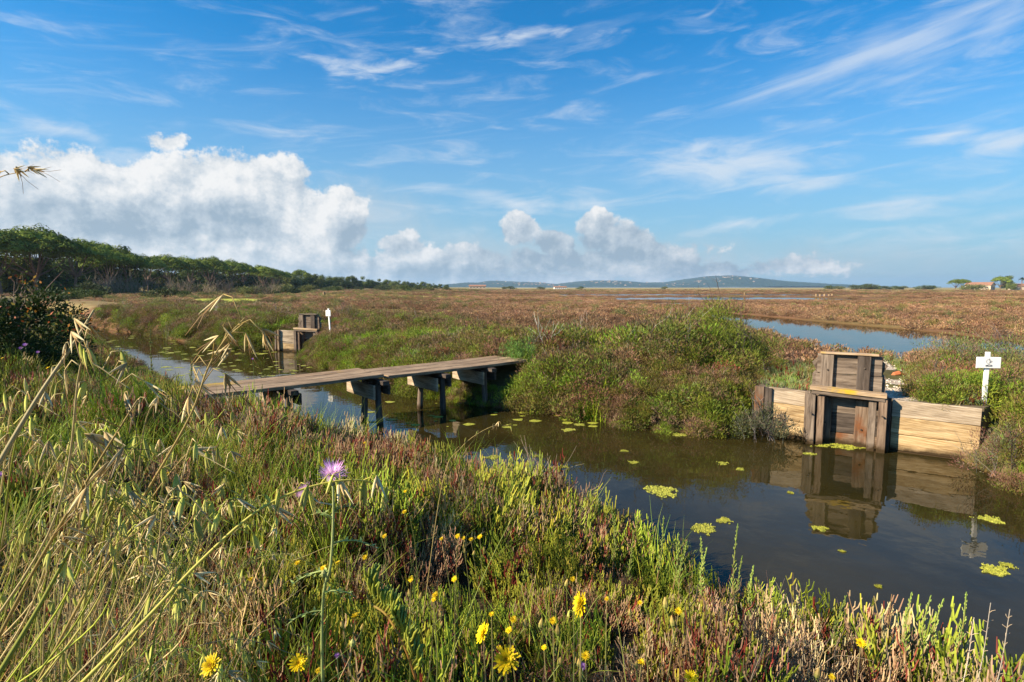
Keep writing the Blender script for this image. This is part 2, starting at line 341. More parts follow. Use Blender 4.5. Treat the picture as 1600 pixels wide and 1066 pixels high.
def scatter(name, temps, pos, rot, scl, pick, tint, label, cat):
    V = []; Fc = []; C = []; T = []; off = 0
    for k, t in enumerate(temps):
        V.append(np.array(t.v, np.float32)); C.append(np.array(t.c, np.float32).reshape(-1, 3)); T.append(np.full(len(t.v), k, np.int32))
        Fc += [tuple(i+off for i in f) for f in t.f]; off += len(t.v)
    nt_, npt = off, len(pos)
    me = bpy.data.meshes.new(name); co = np.vstack(V+[np.asarray(pos, np.float32)])
    me.from_pydata(co.tolist(), [], Fc)
    n = nt_+npt
    def attr(nm, ty, fld, a): x = me.attributes.new(nm, ty, 'POINT'); x.data.foreach_set(fld, np.ascontiguousarray(a).ravel())
    attr('tid', 'INT', 'value', np.concatenate(T+[np.full(npt, -1, np.int32)]))
    attr('pick', 'INT', 'value', np.concatenate([np.zeros(nt_, np.int32), pick.astype(np.int32)]))
    c = np.ones((n, 4), np.float32); c[:nt_, :3] = np.vstack(C); attr('col', 'FLOAT_COLOR', 'color', c)
    c = np.ones((n, 4), np.float32); c[nt_:, :3] = tint; attr('tint', 'FLOAT_COLOR', 'color', c)
    a = np.zeros((n, 3), np.float32); a[nt_:] = rot; attr('rot', 'FLOAT_VECTOR', 'vector', a)
    a = np.ones((n, 3), np.float32); a[nt_:] = scl; attr('scl', 'FLOAT_VECTOR', 'vector', a)
    me.materials.append(M_inst); o = bpy.data.objects.new(name, me); COL.objects.link(o)
    md = o.modifiers.new('scatter', 'NODES'); md.node_group = GN
    return tag(o, label, cat, kind='stuff')

# ------------------------------------------------------------ plant templates
R = random.Random(11)
def U(a, b): return R.uniform(a, b)
def jit(c, k=.25):
    f = U(1-k, 1+k); return tuple(max(0, x*f*U(1-k*.4, 1+k*.4)) for x in c)
def samphire(cg, ct, cred, n=34, rad=.11, hmin=.16, hmax=.34, w=.0026, red=.2, stick=.25, seg=9, woody=(.06, .035, .02)):
    b = MB(); w *= 1.03; n = int(n*.8)
    for i in range(n):
        a = U(0, 6.283); r0 = rad*math.sqrt(U(0, 1)); H = U(hmin, hmax)*(1-.35*(r0/rad)**2)
        base = Vector((r0*math.cos(a), r0*math.sin(a), 0)); lean = Vector((math.cos(a), math.sin(a), 0))*U(.05, .5)*r0/rad*H+Vector((U(-.1, .1), U(-.1, .1), 0))*H
        ax = [base+lean*(t*t)+Vector((U(-.006, .006), U(-.006, .006), H*t)) for t in (0, .35, .7, 1)]
        isr = U(0, 1) < red; cc = jit(cred if isr else cg); tip = jit(cred, .2) if isr else jit(ct)
        b.tube(ax, [w*.9, w*.9, w*.8, w*.5], 3, woody if not isr else tuple(x*.5 for x in cred), cc, cap=False)  # woody stem feet, deepened to paint shade low inside the clump
        for k in range(seg):
            t = .25+.72*k/seg+U(0, .06); t = min(t, .98)
            j = min(int(t*3), 2); f = t*3-j; p = ax[j].lerp(ax[j+1], f); aa = U(0, 6.283)
            L = U(.035, .085)*(1.15-t*.5)*(H/.3)**.5; o = Vector((math.cos(aa), math.sin(aa), 0))
            p1 = p+o*L*.3+Vector((0, 0, L*.35)); p2 = p+o*L*U(.3, .5)+Vector((0, 0, L))
            b.tube([p, p1, p2], [w*.7, w, w*.5], 3, cc, tip, cap=False)
    return b
def twigs(col, n=16, H=.3, rad=.1, w=.002, fork=4, curl=.02):
    b = MB()
    def br(p, d, L, w_, k):
        q = p; pts = [p]
        for _ in range(3):
            d = (d+Vector((U(-.35, .35), U(-.35, .35), U(-.1, .25)))).normalized(); q = q+d*L/3; pts.append(q)
        b.tube(pts, [w_, w_*.85, w_*.7, w_*.45], 3, jit(col), cap=False)
        if k > 0:
            for _ in range(fork): br(pts[R.randint(1, 3)], (d+Vector((U(-.9, .9), U(-.9, .9), U(-.2, .7)))).normalized(), L*U(.4, .65), w_*.65, k-1)
    for i in range(n):
        a = U(0, 6.283); d = Vector((math.cos(a)*U(0, .8), math.sin(a)*U(0, .8), 1)).normalized()
        br(Vector((U(-rad, rad), U(-rad, rad), 0)), d, H*U(.5, 1), w, 1 if n > 6 else 2)
    return b
def grass(cols, n=26, H=.3, w=.004, rad=.08, bend=.5, seg=4):
    b = MB()
    for i in range(n):
        a = U(0, 6.283); hh = H*U(.5, 1.1); d = Vector((math.cos(a), math.sin(a), 0)); k = U(.1, bend)
        p0 = Vector((U(-rad, rad), U(-rad, rad), 0))
        pts = [p0+d*hh*k*t*t+Vector((0, 0, hh*(t-.35*k*t*t))) for t in [j/seg for j in range(seg+1)]]
        c = jit(R.choice(cols)); b.blade(pts, w*U(.7, 1.3), Vector((-math.sin(a)*U(-1, 1)+.2, math.cos(a), 0)).cross(Vector((0, 0, 1)))+Vector((U(-.5, .5), U(-.5, .5), 0)), tuple(x*.8 for x in c), c)
    return b
def dome(cols, n=420, rx=.35, rz=.4, L=.07, w=.012, wood=(.12, .08, .06), nt=14, up=.6, clumps=16, low=.0, csize=.42):
    """shrub: woody twigs inside, sprigs gathered in uneven clumps"""
    b = MB(); cl = []
    for k in range(clumps):
        a = U(0, 6.283); e = math.acos(U(low, 1)); r = U(.62, 1.0)
        cl.append((Vector((rx*math.sin(e)*math.cos(a)*r, rx*math.sin(e)*math.sin(a)*r, rz*(math.cos(e)*r*.85+.08))), U(.6, 1.25)*csize, R.choice(cols)))
    for c, s, _ in cl[:nt]:
        m = c*.5+Vector((U(-.2, .2)*rx, U(-.2, .2)*rx, 0)); b.tube([Vector((c.x*.15, c.y*.15, -.05)), m, c], [.012*rx/.35, .008*rx/.35, .003], 3, jit(wood), cap=False)
    for i in range(n):
        c, s, col = cl[i % clumps]; o = Vector((R.gauss(0, 1), R.gauss(0, 1), R.gauss(0, 1)))
        o = o.normalized()*(U(.15, 1)**.5); p = c+Vector((o.x*rx*s, o.y*rx*s, o.z*rz*s*.8))
        if p.z < 0: p.z = U(0, .06)
        d = (Vector((o.x, o.y, o.z*.6))+Vector((U(-.5, .5), U(-.5, .5), up+U(-.3, .5)))).normalized()
        b.leaf(p, d, Vector((U(-1, 1), U(-1, 1), U(-1, 1))), L*U(.6, 1.3), w*U(.6, 1.3), jit(col, .28))
    return b
GRN = (.16, .19, .022); YG = (.4, .38, .05); RED = (.2, .035, .025); PINK = (.32, .21, .125); STRAW = (.55, .42, .22); OLV = (.16, .15, .025)
DG = (.05, .09, .025); BRN = (.19, .125, .06); GREY = (.3, .27, .23)
near_t = [samphire(GRN, YG, RED, red=.06, w=.0032), samphire((.19, .25, .025), (.39, .42, .05), RED, n=30, hmin=.2, hmax=.42, red=.02, w=.0034),
          samphire((.12, .15, .02), (.32, .33, .04), RED, red=.2, w=.003), samphire((.26, .15, .08), (.5, .34, .2), (.28, .06, .04), red=.1, w=.0022, n=44),
          samphire((.42, .3, .15), (.7, .53, .3), (.35, .14, .09), red=.08, w=.0022, n=38), twigs((.3, .22, .16), 14, .34),
          samphire((.14, .17, .025), YG, RED, n=26, hmin=.1, hmax=.2, red=.2), twigs((.26, .13, .07), 16, .26, w=.0018),
          grass([(.12, .2, .03), (.2, .28, .05), YG], 26, .34), grass([STRAW, (.45, .3, .17), (.6, .48, .3)], 24, .36, .003)]
mid_t = [dome([GRN, OLV, (.2, .28, .06), BRN], 1700, L=.052, w=.0095, rz=.44), dome([OLV, BRN, (.16, .12, .04), (.2, .22, .035)], 1600, L=.052, w=.0095, rz=.38), dome([(.18, .26, .03), (.27, .34, .04), GRN], 1600, L=.052, w=.0095, rz=.4),
         dome([BRN, PINK, (.27, .15, .1)], 1500, L=.052, w=.0095, rz=.36), dome([(.3, .2, .13), PINK, OLV], 1400, L=.052, w=.0095, rz=.34), twigs((.4, .35, .29), 10, .5, .15, .005),
         grass([(.3, .48, .03), (.42, .56, .04), (.2, .34, .02)], 60, .4, .012, .16), dome([(.3, .08, .05), BRN, (.22, .07, .06)], 1400, L=.052, w=.0095, rz=.34)]
far_t = [dome([(.3, .18, .1), (.25, .145, .08), (.36, .23, .135)], 300, .45, .34, .1, .03, nt=3), dome([(.23, .125, .07), (.28, .155, .085), (.19, .105, .055)], 300, .45, .32, .1, .03, nt=3),
         dome([(.19, .17, .05), (.25, .2, .06), (.26, .155, .07)], 300, .45, .32, .1, .03, nt=3), dome([(.16, .19, .05), (.2, .22, .07), (.13, .14, .05)], 300, .42, .4, .1, .03, nt=3),
         dome([(.42, .27, .14), (.36, .21, .1)], 260, .5, .28, .1, .03, nt=3), grass([(.3, .28, .1), (.4, .34, .16), (.2, .24, .07)], 40, .4, .03, .3)]

def poisson(x0, x1, y0, y1, dens):
    n = int((x1-x0)*(y1-y0)*dens); return rng.uniform(x0, x1, n), rng.uniform(y0, y1, n)
def mk(x, y, z, sc, pick, tint, tilt=.12, zs=None):
    n = len(x); pos = np.stack([x, y, z], 1); rot = np.stack([rng.normal(0, tilt, n), rng.normal(0, tilt, n), rng.uniform(0, 6.283, n)], 1)
    s = np.stack([sc, sc, sc if zs is None else sc*zs], 1); return pos, rot, s, pick, tint
def tints(n, a=.22, hue=.08):
    f = rng.uniform(1-a, 1+a, (n, 1)); return (f*rng.uniform(1-hue, 1+hue, (n, 3))).astype(np.float32)
def choose(p):  # p (n,k) weights
    p = np.maximum(p, 0)+1e-6; c = np.cumsum(p, 1); c /= c[:, -1:]; u = rng.random((len(p), 1)); return (u > c).sum(1)
def fov(x, y, m=1.0): return (np.abs(x) < (y+1.2)*.98*m+.6)
# bridge geometry is needed to keep it clear
BL = np.array([-4.25, 7.67]); BD = np.array([.7585, .6517]); BN = np.array([.6517, -.7585])
def onbridge(x, y, m=.1):
    s = (x-BL[0])*BD[0]+(y-BL[1])*BD[1]; n = (x-BL[0])*BN[0]+(y-BL[1])*BN[1]
    return (s > -.2) & (s < 5.6) & (np.abs(n) < .48+m)

# near bank
def near_bank():
    X = []; Y = []
    for (r0, r1, d) in ((.75, 2.2, 95), (2.2, 4.5, 80), (4.5, 8, 72), (8, 14, 45), (14, 30, 12)):
        x, y = poisson(-r1, min(r1, 5), .3, r1, d); r = np.hypot(x, y); k = (r >= r0) & (r < r1); X.append(x[k]); Y.append(y[k])
    x = np.concatenate(X); y = np.concatenate(Y); dc = sdf(CHAN, x, y)
    k = inpoly(NEARLAND, x, y) & (dc > .02) & fov(x, y) & ~((onbridge(x, y, .05)) & (dc < 2.2)) & (fb(x, y, .42, 27)+rng.uniform(-.08, .08, len(x)) > .38); x, y, dc = x[k], y[k], dc[k]
    n1 = fb(x, y, 1.1, 21); n2 = fb(x, y, .8, 22); n3 = fb(x, y, 1.5, 23); edge = np.exp(-dc/.35); r = np.hypot(x, y)
    left = np.clip((-x/np.maximum(y, .5)-.1)*1.6, 0, 1); right = np.clip((x/np.maximum(y, .5)-.25)*2, 0, 1)
    W = np.stack([1.3*n1+.4, .6+2.5*np.clip(n2-.5, 0, 1)*4*(.4+right)+.4*edge, .5+1.5*left*n2, .9+3*np.clip(n3-.5, 0, 1)*3+1.6*edge*(1-left), .5+1.8*np.clip(n1-.5, 0, 1)*4*(right+.25)+1.6*np.clip((x/np.maximum(y, .5)-.42)*4, 0, 1)*2,
                  (.10+1.2*np.clip(right-.2, 0, 1)), .5+0*x, .3+1.2*np.clip(.5-n2, 0, 1)*(1-right), .15+.9*left, .12+.9*left*np.clip(1.4-r/3, 0, 1)], 1)
    rq = 1-.45*np.clip((x/np.maximum(y, .5)-.38)*3.5, 0, 1); W[:, 0] *= rq; W[:, 1] *= rq
    pick = choose(W**1.6); n = len(x); sc = rng.uniform(.7, 1.3, n)*(1+.05*np.clip(r-2, 0, 6))
    sc = np.where(r < 1.7, np.minimum(sc, .95), sc)
    sc *= (1-(.12+.22*np.clip(r-4, 0, 1))*edge)*(1-.22*np.clip((r-5)/2, 0, 1))*(.5+.95*np.clip((fb(x, y, .75, 29)-.25)*2, 0, 1)); z = height(x, y)-.02
    ti = tints(n, .25, .08); scatter('samphire_carpet', near_t, *mk(x, y, z, sc, pick, ti), 'dense green, red and straw coloured samphire covering the near bank', 'samphire')
near_bank()

# far bank / levee scrub
def far_bank():
    x, y = poisson(-34, 16, 4, 36, 15); dc = sdf(CHAN, x, y); dp = sdf(POND, x, y)
    x2, y2 = poisson(-20, 12, 4, 22, 60); k2 = sdf(CHAN, x2, y2); k2 = (k2 > -.1) & (k2 < .7); x = np.append(x, x2[k2]); y = np.append(y, y2[k2]); dc = sdf(CHAN, x, y); dp = sdf(POND, x, y)
    keep = (~inpoly(NEARLAND, x, y)) & ((dc > .02) | (dc > -.1) & (y > 3)) & (dc < 7.5) & ~((inpoly(NEARLAND, x, y))) & (dp > .4) & fov(x, y) & (rng.random(len(x)) < np.clip(1.5-y/26, .28, 1)) & ~(onbridge(x, y, .02) & (height(x, y) > .3))
    emb = inpoly(np.array(EMB), x, y); path = (sdf(np.array(PATHP), x, y) < .08) | ((x < 4.9) & emb)
    front = (x > 3.75) & (x < 5.98) & (dc < .25) & (y > 6.3)
    sl2 = ((np.abs(x+7.4) < .9) & (np.abs(y-19.2) < 1.1)) | (np.hypot(x-6.0, y-7.1) < .42) | (np.abs(x+7.9) < .9) & (np.abs(y-18.6) < 1.2)
    keep &= ~path & ~front & ~sl2; x, y, dc = x[keep], y[keep], dc[keep]
    n1 = fb(x, y, 1.7, 31); n2 = fb(x, y, 1.3, 32); n3 = fb(x, y, 2.4, 33); edge = np.exp(-(dc/.55)**2); lf = np.clip((-x-8)/5, 0, 1)
    gz = 1.3*np.exp(-((x-.1)**2/1.2+(y-15.5)**2/3))+np.exp(-((x+3.6)**2/6+(y-14.5)**2/6))+np.exp(-((x+1.2)**2/2.5+(y-11)**2/2))      # bright grass by the water
    W = np.stack([.7+1.6*n1, 1.5+.9*lf+1.4*n3, .12+2.4*np.clip(n2-.5, 0, 1)*3+1.0*edge+2*gz*(dc < 1.6), 1.0+2.4*np.clip(n3-.5, 0, 1)*3+.8*lf*(1-edge)+.8*np.clip((dc-2.5)/2, 0, 1), .6+1.2*n3*np.clip(dc/3, 0, 1),
                  .18+0*x, .05+.6*edge+11*gz*np.where(y > 14, 1, np.exp(-dc/.9)), .10+1.6*np.exp(-((x-.3)**2+(y-11.6)**2)/.7)], 1)
    pick = choose(W); n = len(x); sc = rng.uniform(.7, 1.25, n)*(.6+.8*np.clip((fb(x, y, 1.5, 37)-.25)*2, 0, 1))*(1-.22*edge)*(1+.018*np.clip(y-10, 0, 30))
    sc[onbridge(x, y, .25)] *= .5; sc = np.minimum(sc, 1.35); sc[(x > 5.2) & (y < 9)] *= .72; sc[np.hypot(x+6.9, y-18.6) < 2.6] *= .6; sc[np.hypot(x+7.2, y-17.7) < 1.6] *= .8; big = np.exp(-((x-2.3)**2/9+(y-10.6)**2/3.2)); sc *= 1+.5*big; q_ = x/y; lowz = (q_ > .43) & (q_ < .725) & (y > 7.95); sc[lowz] *= .5; sc[((x-.1)**2/1.2+(y-15.5)**2/3) < 1] *= .55; low = (x > 7.6) & (y > 11) | inpoly(np.array(EMB), x, y) & (y > 7.9); sc[low] *= .75; sc[(dc > 5.4)] *= .75
    z = hv(x, y)-.04; scatter('salt_scrub', mid_t, *mk(x, y, z, sc, pick, tints(n, .25, .1), .2), 'mixed green and brown salt scrub covering the far bank of the channel', 'scrub')
far_bank()

def gate_grass():
    x, y = poisson(3.6, 8, 7, 13, 60); P = np.array(EMB); k = inpoly(P, x, y) & (sdf(np.array(PATHP), x, y) > .03) & (sdf(P, x, y) < -.08); x, y = x[k], y[k]; n = len(x)
    t = [grass([(.2, .34, .05), (.28, .4, .08)], 26, .13, .006, .08), grass([(.4, .32, .16), (.3, .3, .1)], 24, .1, .005, .1), samphire((.16, .22, .08), (.3, .34, .14), RED, n=20, hmin=.06, hmax=.14, red=.1)]
    scatter('gate_grass', t, *mk(x, y, hv(x, y)-.01, rng.uniform(.7, 1.4, n), rng.integers(0, 3, n), tints(n), .15), 'short green grass on the bank top beside the sluice gate', 'grass')
gate_grass()
def marsh():
    P = []
    for (r0, r1, d, s) in ((10, 30, 3.6, .8), (30, 60, 1.9, .95), (60, 120, .6, 1.4), (120, 260, .17, 2.3), (260, 520, .03, 4.0)):
        x, y = poisson(-r1, r1, 8, r1, d); r = np.hypot(x, y); k = (r >= r0) & (r < r1) & fov(x, y, 1.02); P.append((x[k], y[k], np.full(k.sum(), s)))
    x = np.concatenate([p[0] for p in P]); y = np.concatenate([p[1] for p in P]); s = np.concatenate([p[2] for p in P])
    dc = sdf(CHAN, x, y); dp = sdf(POND, x, y); k = (~inpoly(NEARLAND, x, y)) & (dc > 5.2) & (dp > .35)
    k &= ~((x > 5) & (x < 9) & (y < 13.5))
    for Q in FARP: k &= sdf(Q, x, y) > .6
    for Q in GREENP: k &= sdf(Q, x, y) > .2
    k &= ~((x < -70) & (y > 60) & (x < -70))
    x, y, s = x[k], y[k], s[k]; nearp = np.exp(-np.minimum.reduce([sdf(Q, x, y) for Q in FARP])/26.0); n1 = fb(x, y, 7, 41); n2 = fb(x, y, 16, 42); n3 = fb(x, y, 3, 43); r = np.hypot(x, y)
    lf = np.clip((-x-10)/20, 0, 1)*np.clip((y-25)/20, 0, 1); fr = np.clip((r-230)/80, 0, 1)
    W = np.stack([1.2+1.5*n1, .5+2.5*np.clip(n2-.5, 0, 1)*3, .35+1.5*np.clip(.5-n1, 0, 1)*2+lf, .10+.9*lf+1.6*np.clip(n3-.62, 0, 1)*3, .8+2*np.clip(n3-.5, 0, 1)*2, .05+1.5*lf+1.6*fr], 1)
    pick = choose(W); n = len(x); sc = s*rng.uniform(.75, 1.25, n); z = height(x, y)-.04
    zs = np.clip(1.15/s, .3, 1.1)*rng.uniform(.8, 1.2, n)*(.75+.5*n2)*(1-.72*nearp*(y > 60))
    scatter('marsh_heath', far_t, *mk(x, y, z, sc, pick, tints(n, .15, .05)*(.35+1.3*fb(x, y*.4, 10, 46))[:, None], .06, zs), 'reddish brown glasswort heath covering the flat marsh', 'heath')
marsh()

# ------------------------------------------------------------ boards
def board(name, p0, p1, width, thick, mat, parent, face, bend=0, rough=.004, rseed=None):
    """plank from p0 to p1 (centre line); 'face' = direction its wide face looks"""
    p0 = Vector(p0); p1 = Vector(p1); X = (p1-p0); Ln = X.length; X.normalize(); Z = Vector(face); Z = (Z-X*Z.dot(X)).normalized(); Y = Z.cross(X)
    rr = random.Random(rseed if rseed is not None else hash((round(p0.x, 3), round(p0.z, 3), name)) & 0xffff)
    n = max(2, int(Ln/.12)); vs = []; c = min(.006, thick*.25)
    prof = [(-1, -1, 1, 0), (-1, 1, 1, 0), (-1, 1, 0, 1), (1, 1, 0, 1), (1, 1, 1, 0), (1, -1, 1, 0), (1, -1, 0, 1), (-1, -1, 0, 1)]
    for i in range(n+1):
        t = i/n; dy = rr.uniform(-rough, rough); dz = rr.uniform(-rough*.4, rough*.4)+bend*math.sin(math.pi*t)
        e = rr.uniform(0, rough*1.5) if i in (0, n) else 0
        for (sy, sz, ky, kz) in prof:
            yy = sy*(width/2-(c if kz else 0))+dy; zz = sz*(thick/2-(c if ky else 0))+dz
            vs.append((t*Ln-Ln/2+(-e if i == n else e), yy, zz))
    m = 8; fs = [(i*m+k, i*m+(k+1) % m, (i+1)*m+(k+1) % m, (i+1)*m+k) for i in range(n) for k in range(m)]
    fs += [tuple(range(m))[::-1], tuple(n*m+k for k in range(m))]
    b = MB(); b.add(vs, fs, (1, 1, 1)); o = b.build(name, mat)
    M = Matrix((X, Y, Z)).transposed().to_4x4(); M.translation = (p0+p1)/2
    if parent:
        o.parent = parent; M = Matrix.Translation(-Vector(parent.location)) @ M
    o.matrix_basis = M; return o
def post(name, p0, p1, r0, r1, mat, parent, sides=9):
    p0 = Vector(p0); p1 = Vector(p1); X = (p1-p0); Ln = X.length; X.normalize(); Z = Vector((0, 1, 0)); Z = (Z-X*Z.dot(X)).normalized(); Y = Z.cross(X)
    b = MB(); n = 8; b.tube([(Ln*i/n-Ln/2, U(-.006, .006), U(-.006, .006)) for i in range(n+1)], [(r0+(r1-r0)*i/n)*U(.93, 1.07) for i in range(n+1)], sides, (1, 1, 1))
    o = b.build(name, mat, smooth=True); M = Matrix((X, Y, Z)).transposed().to_4x4(); M.translation = (p0+p1)/2
    if parent: o.parent = parent; M = Matrix.Translation(-Vector(parent.location)) @ M
    o.matrix_basis = M; return o

# ------------------------------------------------------------ footbridge
def bp(s, n, z): q = BL+BD*s+BN*n; return Vector((q[0], q[1], z))
BR = empty('footbridge', bp(2.7, 0, 0), 'narrow weathered plank footbridge on low trestles crossing the channel', 'bridge')
up = Vector((0, 0, 1)); bdir = Vector((BD[0], BD[1], 0)); bnor = Vector((BN[0], BN[1], 0))
for k, (n0, w) in enumerate(((-.32, .29), (-.01, .3), (.31, .31))):
    board('deck_plank', bp(-.25+.08*k, n0, .785), bp(2.52-.05*k+.1*(k == 2), n0, .80), w, .05, M_deckl if k == 0 else M_deck, BR, up, -.008, rseed=k)
    board('deck_plank', bp(2.56-.04*k+.12*(k == 2), n0-.01, .765), bp(5.55+.05*k, n0-.01, .775), w, .05, M_deck, BR, up, -.01, rseed=k+5)
for s, zt in ((1.0, .755), (2.42, .735), (3.6, .725), (4.6, .735)):
    board('cross_beam', bp(s+.05, -.5, zt-.035), bp(s+.05, .62, zt-.035), .11, .065, M_dark, BR, up)
    board('beam_board', bp(s-.07, -.52, zt-.19), bp(s-.07, .46, zt-.195), .23, .035, M_pale, BR, -bdir)
    board('deck_joist', bp(s+.17, -.44, zt-.16), bp(s+.17, .5, zt-.16), .17, .04, M_dark, BR, bdir)
for (s, n0, s1, n1) in ((2.47, .33, 2.36, .66), (2.46, -.05, 2.28, .12), (3.66, .40, 3.66, .44), (3.64, -.25, 3.54, -.2), (1.05, .4, 1.0, .5), (1.05, -.3, 1.05, -.3), (4.66, .3, 4.66, .35), (4.66, -.3, 4.66, -.3)):
    post('bridge_post', bp(s1, n1, -.6), bp(s, n0, .68), .058, .05, M_dark if n0 > .3 else M_grey, BR)

# ------------------------------------------------------------ sluices
def sluice(origin, wdir, label, zt=.70, small=False):
    """origin: foot of the gate's middle on the wall line; wdir: along the wall; the water side is -normal"""
    w = Vector((wdir[0], wdir[1], 0)).normalized(); nrm = Vector((w.y, -w.x, 0))          # toward the water
    o = empty('sluice_gate', origin, label, 'sluice gate')
    def P(s, d, z): q = Vector(origin)+w*s+nrm*d; return (q.x, q.y, z)
    hw = .42
    for sg in (-1, 1):                                   # frame posts, front and rear with a slot between
        board('frame_post', P(sg*hw, .19, -.5), P(sg*hw, .19, zt+.04+.02*sg), .05, .10, M_rust if sg > 0 else M_grey, o, w, rseed=3)
        board('frame_post', P(sg*(hw-.115), .16, -.5), P(sg*(hw-.115), .16, zt+.0), .045, .09, M_grey if sg > 0 else M_rust, o, w, rseed=4)
        board('frame_post', P(sg*(hw+.06), .07, -.5), P(sg*(hw+.06), .07, zt+.03), .07, .05, M_dark if sg > 0 else M_grey, o, nrm, rseed=5)
        board('side_panel', P(sg*(hw-.03), .10, -.5), P(sg*(hw-.03), .10, zt-.02), .17, .03, M_dark, o, w, rseed=6)  # dark tone puts the recess shade into the board colour
    board('top_bar', P(-hw-.03, .16, zt+.105), P(hw+.04, .16, zt+.065), .17, .055, M_bar, o, up, rseed=7)
    board('top_bar', P(-hw-.0, .21, zt+.05), P(hw+.02, .21, zt+.02), .06, .035, M_grey, o, nrm, rseed=8)
    # gate panel: horizontal boards (dark ones paint the recess shade), two battens, cap
    for k, (z0, z1, mt) in enumerate(((-.45, -.12, M_dark), (-.12, .16, M_rust), (.165, .44, M_dark), (.445, .72, M_grey), (.725, .99, M_grey), (.995, 1.262, M_grey))):
        board('gate_board', P(-.40+.01*(k % 2), -.02, (z0+z1)/2), P(.40-.012*(k % 2), -.02, (z0+z1)/2), z1-z0, .035, mt, o, nrm, rseed=10+k)
    for s0, mt in ((-.255, M_grey), (.185, M_rust)):
        board('batten', P(s0-.0, .03, -.45), P(s0, .03, .66), .155, .04, M_rust, o, nrm, rseed=20)
        board('batten', P(s0-.005, .03, .665), P(s0-.005, .03, 1.275), .16, .045, M_dark if s0 > 0 else M_grey, o, nrm, rseed=21)
    for sg in (-1, 1):                                   # guide boards rising behind with pointed ears
        b = MB(); zz = [.66, .98, 1.03, 1.14, 1.22]; ex = [.44, .44, .40, .455, .37]
        pts = [(sg*.36, .66)]+[(sg*e, z) for e, z in zip(ex, zz)]+[(sg*.36, 1.24)]
        for d in (-.075, -.045): b.add([Vector(P(s, d, z))-Vector(origin) for s, z in pts], [tuple(range(7)) if (d > -.05) else tuple(range(7))[::-1]], (1, 1, 1))
        b.f += [(i, (i+1) % 7, 7+(i+1) % 7, 7+i) for i in range(7)]
        g = b.build('guide_board', M_grey, o)
    for s0, z_ in ((-.25, .3), (-.25, 1.05), (-.25, .8), (.19, .25), (.19, .8), (.19, 1.1), (hw, .5), (-hw, .45)):
        bb_ = MB(); dd_ = .05 if abs(s0) < .4 else .243; q0 = Vector(P(s0, dd_, z_))-Vector(origin); bb_.tube([q0, q0+nrm*.014], [.014, .011], 7, (.1, .06, .04)); bb_.build('bolt', M_dark, o)
    board('cap_board', P(-.345, .01, 1.285), P(.345, .01, 1.285), .12, .028, M_bar if not small else M_grey, o, up, rseed=30)
    return o
A = Vector((4.12, 8.15, 0)); WD = Vector((.848, -.530, 0)).normalized(); WN = Vector((WD.y, -WD.x, 0))
SG = A+WD*.64
sluice(SG, WD, 'wooden sluice gate with lichen covered bar set in the golden plank wall')
def plankwall(name, a, b, zt0, zt1, label, mats, slope=False):
    mid = (Vector(a)+Vector(b))/2; nr = Vector(((b[1]-a[1]), -(b[0]-a[0]), 0)).normalized()
    o = empty('retaining_wall', (mid.x, mid.y, 0), label, 'plank wall', 'plank walls holding the bank beside the sluice gates')
    k = 0; hs = (.225, .235, .22, .3)
    z0, z1 = zt0, zt1
    for h, mt in zip(hs, mats):
        pa = (a[0]+nr.x*.004*(k % 2), a[1]+nr.y*.004*(k % 2), z0-h/2); pb = (b[0]+nr.x*.004*(k % 2), b[1]+nr.y*.004*(k % 2), z1-h/2)
        board('wall_plank', pa, pb, h-.004, .055, mt, o, nr, rough=.003, rseed=40+k); z0 -= h; z1 -= h; k += 1
    return o
wl0 = A+WD*(-.36); wl1 = SG-WD*.5; wr0 = SG+WD*.53; wr1 = A+WD*2.1
plankwall('l', wl0, wl1, .735, .715, 'short golden plank wall left of the lichen barred sluice gate', (M_pale, M_new, M_new, M_rust))
plankwall('r', wr0, wr1, .70, .685, 'long golden plank wall between the sluice gate and the white sign', (M_pale, M_new, M_new, M_rust))
q = A+WD*(-.48)+WN*.03
st = empty('wooden_post', (q.x, q.y, 0), 'thick orange stained wooden post at the left end of the golden plank wall', 'post')
board('post_half', (q.x, q.y, -.4), (q.x+.005, q.y, .74), .13, .09, M_rust, st, WN)
board('post_half', (q.x+WD.x*.12, q.y+WD.y*.12, -.4), (q.x+WD.x*.12, q.y+WD.y*.12, .72), .1, .07, M_dark, st, WN)
# far sluice
c2 = at(484, 548, 19.4); c2.z = 0; W2 = Vector((.97, -.24, 0)).normalized()
sluice(c2, W2, 'distant grey sluice gate half buried in green scrub up the channel', small=True)
a2 = c2-W2*1.2; b2 = c2-W2*.46
plankwall('f', a2, b2, .73, .71, 'small pale plank wall left of the distant sluice gate', (M_pale, M_pale, M_new, M_rust))
q = c2-W2*1.16+Vector((W2.y, -W2.x, 0))*.07
st2 = empty('wooden_post', (q.x, q.y, 0), 'slim orange post on the pale wall of the distant sluice', 'post')
board('post_half', (q.x, q.y, -.4), (q.x, q.y, .74), .07, .06, M_bar, st2, (W2.y, -W2.x, 0)); board('post_half', (q.x-.13, q.y+.03, -.4), (q.x-.1, q.y+.03, .7), .06, .05, M_grey, st2, (W2.y, -W2.x, 0))

